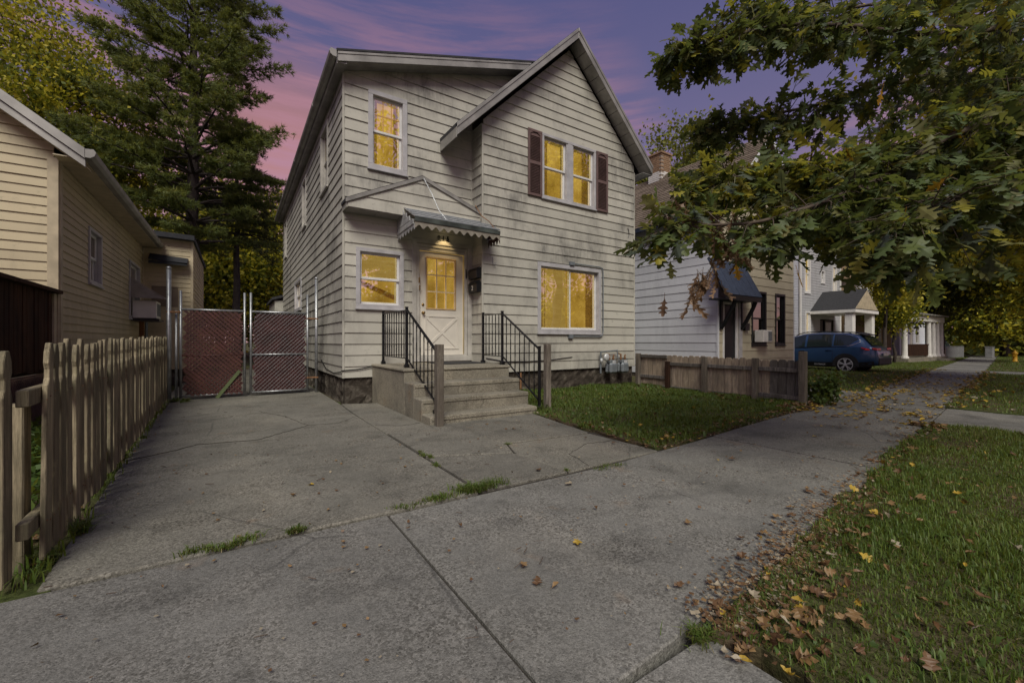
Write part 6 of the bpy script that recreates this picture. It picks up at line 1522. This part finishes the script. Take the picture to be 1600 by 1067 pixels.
tuft(1.02,2.60,.20,.05,420,.045,'low green weed tuft in the long joint before the steps'); tuft(1.42,2.63,.24,.07,700,.055,'largest green weed patch in the long joint before the steps')
tuft(-.05,2.60,.17,.035,260,.055,'dry weed tuft in the joint near the picket fence'); tuft(.22,2.595,.10,.025,130,.06,'thin weed tuft in the joint left of the expansion gap')
tuft(1.455,3.72,.05,.20,200,.045,'weed tuft in the seam between driveway and walk'); tuft(1.45,3.28,.06,.12,130,.04,'small weed tuft at the corner of the driveway seam')
tuft(2.30,3.62,.08,.03,70,.03,'tiny weed tuft on the walk square by the steps'); tuft(2.62,2.50,.14,.06,220,.03,'weed tuft at the sidewalk joint beside the lawn corner'); tuft(2.25,2.62,.06,.02,50,.03,'tiny weed tuft on the joint in front of the walk')
tuft(1.36,.90,.10,.06,200,.04,'weedy tuft at the verge corner by the apron joint')
tuft(-.78,9.2,.14,.25,260,.16,'leafy weed tuft at the foot of the left gate post'); tag(tuft(-.88,5.4,.07,1.6,500,.09,'weeds along the foot of the picket fence'),kind='stuff')
tuft(-.74,3.0,.07,.5,260,.09,'weeds at the broken end of the picket fence')
tuft(4.6,7.05,.5,.12,500,.16,'tall weeds against the stone foundation beside the steps')
bush=empty('weedy_shrub',(8.35,3.1,gz(8.3)),label='leafy green weed shrub at the street end of the board fence',cat='shrub')
m=MB(); rr=random.Random(3); tips=[]
for i in range(16):
    a=rr.uniform(0,6.28); e=Vector((8.35+math.cos(a)*rr.uniform(.05,.34),3.1+math.sin(a)*rr.uniform(.05,.30),gz(8.3)+rr.uniform(.18,.52))); s=Vector((8.35+rr.gauss(0,.05),3.1+rr.gauss(0,.05),gz(8.3)-.03)); m.tube([s,s.lerp(e,.5)+Vector((0,0,.05)),e],[.008,.006,.003],4,False); tips+=[s.lerp(e,t) for t in (.5,.7,.85,1)]
m.build('stem',M['twig'],bush,fix=False)
T=np.array([tuple(t) for t in tips]); V,F=leaf_quads(np.repeat(T,14,0)+rng.normal(size=(len(T)*14,3))*.06,.085,.045,1.0,.2); put('foliage',np_mesh('foliage',V,F,4,M['weedleaf']),bush)
# ------------------------------------------------------------------ fallen leaves and litter
LC=[('yellow',leaf_mat('fallen_yellow',(.38,.25,.03),(.46,.32,.05),.1)),('tan',leaf_mat('fallen_tan',(.21,.125,.05),(.28,.18,.085),.1)),('brown',leaf_mat('fallen_brown',(.115,.06,.028),(.17,.095,.045),.1)),('pale',leaf_mat('fallen_pale',(.30,.25,.17),(.35,.30,.22),.1))]
def small_leaf(k):
    r_=random.Random(100+k)
    if k%2==0: o=[(0,.02),(.08,.16),(.16,.40),(.24,.46),(.33,.24),(.42,.30),(.52,.50),(.60,.40),(.66,.17),(.78,.20),(.88,.13),(1,0)]
    else: o=[(0,.0),(.12,.15),(.28,.30),(.48,.34),(.70,.22),(.87,.10),(1,0)]
    m=MB(); cu=(.30,.9,1.3,.4,.1,1.6)[k]; fo=(.35,1.0,.8,1.4,.15,.5)[k]; tw=r_.uniform(-.7,.7)
    for x,y in o:
        x2=x-.5; z0=cu*x2*x2*.8+r_.uniform(-.03,.03)
        m.v.append((x2*(1-.2*cu*abs(x2)),0,z0))
        for s_ in (1,-1):
            yy=y*s_*r_.uniform(.8,1.15); m.v.append((x2*(1-.2*cu*abs(x2))+r_.uniform(-.02,.02),yy*(1-.3*min(1,fo)),z0+fo*abs(yy)*.6+tw*x2*yy+r_.uniform(-.05,.05)))
    for i in range(len(o)-1):
        a,b=3*i,3*i+3; m.f+=[(a,b,b+1,a+1),(a,a+2,b+2,b)]
    m.tube([(-.8,0,.06+.2*cu),(-.5,0,.2*cu)],[.012,.015],3,False); return m
sl=[small_leaf(k) for k in range(6)]; slm={}
spots=[]
rr=random.Random(41)
def edge_pts(f,x0,x1,n,sp,col,bias=0):
    for _ in range(n):
        x=rr.uniform(x0,x1); spots.append((x,f(x)+rr.gauss(bias,sp),col()))
mixc=lambda: rr.choices((0,1,2,3),(1.5,5,6,.8))[0]; yel=lambda: rr.choices((0,1,2,3),(8,3,1,1))[0]
edge_pts(lambda x:yr(x),1.45,3.6,150,.14,mixc,-.08); edge_pts(lambda x:yr(x),3.6,7.4,150,.10,mixc,-.02)
for _ in range(70): spots.append((1.35+abs(rr.gauss(0,.6)),.84-abs(rr.gauss(0,.24)),mixc()))
for _ in range(420): spots.append((rr.uniform(1.5,7.4),rr.uniform(-1.6,1.0),mixc()))          # in the verge
edge_pts(lambda x:2.72+.085*(x-3.5),3.45,8.2,260,.07,mixc,.02)                               # street edge of the lawn
for _ in range(150): spots.append((rr.uniform(3.6,8.1),rr.uniform(2.8,6.8),mixc()))
for _ in range(70): y=rr.uniform(2.7,4.9); spots.append((3.46+(y-2.66)*.075+rr.gauss(.03,.05),y,mixc()))
for _ in range(420): x=6+abs(rr.gauss(0,7)); spots.append((x,yr(x)+(yl(x)-yr(x))*rr.random(),yel()))     # carpet on the far walk
edge_pts(lambda x:yl(x),7,26,260,.14,yel,.0); edge_pts(lambda x:yr(x),9.5,26,200,.15,yel)
for _ in range(120): spots.append((rr.uniform(8.5,22),rr.uniform(3.2,6.5),yel()))
for _ in range(200): x=rr.uniform(9.8,22); spots.append((x,rr.uniform(-1.5,yr(x)),yel()))
for _ in range(34): spots.append((rr.uniform(-.6,5.5),rr.uniform(1.0,5.0),mixc()))            # strays on the concrete
for _ in range(70): y=rr.uniform(2.7,9.3); spots.append((-.80-.02*y+rr.gauss(0,.07),y,rr.choice((1,2))))
for px,py,c in ((903,850,0),(840,910,2),(868,918,1),(1122,720,0),(1165,1037,0),(1068,668,1)): 
    v=Vector(((px-800)/658*_uR+_uF,-(px-800)/658*_uF+_uR,0))*(658*1.05/(py-533)); spots.append((v.x,v.y,c))
def onconc(x,y): return not((x>3.5 and y>yl(x)+.03) or (x>1.45 and y<yr(x)))
spots=[s_ for s_ in spots if not (1.9<s_[0]<4.1 and 4.85<s_[1])]
spots.sort(key=lambda s_:math.hypot(s_[0],s_[1]) if s_[0]*_uF+s_[1]*_uR>.8 else 99)
names=('small yellow leaf lying on the ground','small tan leaf lying on the ground','curled brown leaf lying on the ground','pale dry leaf lying on the ground')
jl=[];jf=[];jm=[];vb=0
for i,(x,y,c) in enumerate(spots):
    k=rr.randint(0,5); s_=rr.uniform(.022,.058)*(1.15 if k%2==0 else .9) if x<7 else rr.uniform(.06,.12)
    z=gz(x)+(.008 if onconc(x,y) else rr.uniform(.02,.05)); tilt=.12 if onconc(x,y) else .45
    mx=Matrix.Translation((x,y,z+.004))@Matrix.Rotation(rr.uniform(0,6.28),4,'Z')@Matrix.Rotation(rr.gauss(0,tilt),4,'X')@Matrix.Rotation(rr.gauss(0,tilt),4,'Y')@Matrix.Scale(s_,4)
    if i<290:
        if (k,c) not in slm: slm[(k,c)]=sl[k].mesh('fallen_leaf',LC[c][1],fix=False)
        o=put('fallen_leaf',slm[(k,c)]); o.matrix_basis=mx; tag(o,names[c].replace('the ground',('the concrete' if onconc(x,y) else ('the front lawn' if y>2.5 else 'the verge grass')) if x<7.5 else 'the far walk'),'leaf','fallen leaves on pavement and grass')
    else:
        a=np.array(sl[k].v)@np.array(mx.to_3x3()).T+np.array(mx.translation); jl.append(a); F4=[f for f in sl[k].f if len(f)==4]; jf.append(np.array(F4)+vb); vb+=len(a); jm.append(np.full(len(F4),c))
for q in range(6500):   # crumbs of broken leaf
    u_=rr.random()
    if u_<.45: x=1.45+abs(rr.gauss(0,1.6)); y=yr(x)+rr.gauss(-.02,.09)
    elif u_<.62: x=rr.uniform(3.45,8); y=2.70+.085*(x-3.5)+rr.gauss(0,.06)
    elif u_<.8: x=6+abs(rr.gauss(0,6)); y=yr(x)+(yl(x)-yr(x))*rr.random()
    elif u_<.9: y=rr.uniform(2.7,9.3); x=-.80-.02*y+rr.gauss(0,.06)
    else: x=rr.uniform(-.6,6); y=rr.uniform(.95,4.8)
    s_=rr.uniform(.006,.022); c=rr.choice((1,2,2,3)); mx=Matrix.Translation((x,y,gz(x)+.014))@Matrix.Rotation(rr.uniform(0,6.28),4,'Z')@Matrix.Rotation(rr.gauss(0,.4),4,'X')@Matrix.Scale(s_,4)
    a=np.array([(-.5,-.3,0),(.5,-.35,.1),(.45,.3,.0),(-.35,.4,.15)])@np.array(mx.to_3x3()).T+np.array(mx.translation); jl.append(a); jf.append(np.array([[0,1,2,3]])+vb); vb+=4; jm.append(np.full(1,c))
me=np_mesh('leaf_litter',np.concatenate(jl),np.concatenate(jf),4)
for _,mt in LC: me.materials.append(mt)
me.polygons.foreach_set('material_index',np.concatenate(jm).astype(np.int32)); tag(put('leaf_litter',me),'yellow and brown leaf litter over walk and verge',None,None,'stuff')
# twigs and bits on the concrete
m=MB()
for _ in range(120):
    x,y=rr.uniform(-.65,3.2),rr.uniform(1.0,8.5)
    if 1.9<x and y>4.8: continue
    a=rr.uniform(0,3.14); L=rr.uniform(.012,.06); z=.016; m.tube([(x,y,z),(x+math.cos(a)*L,y+math.sin(a)*L,z+rr.uniform(0,.006))],rr.uniform(.0012,.003),4)
tag(m.build('twig_litter',M['twig'],fix=False),'small twigs and bark bits scattered on the driveway',None,None,'stuff')
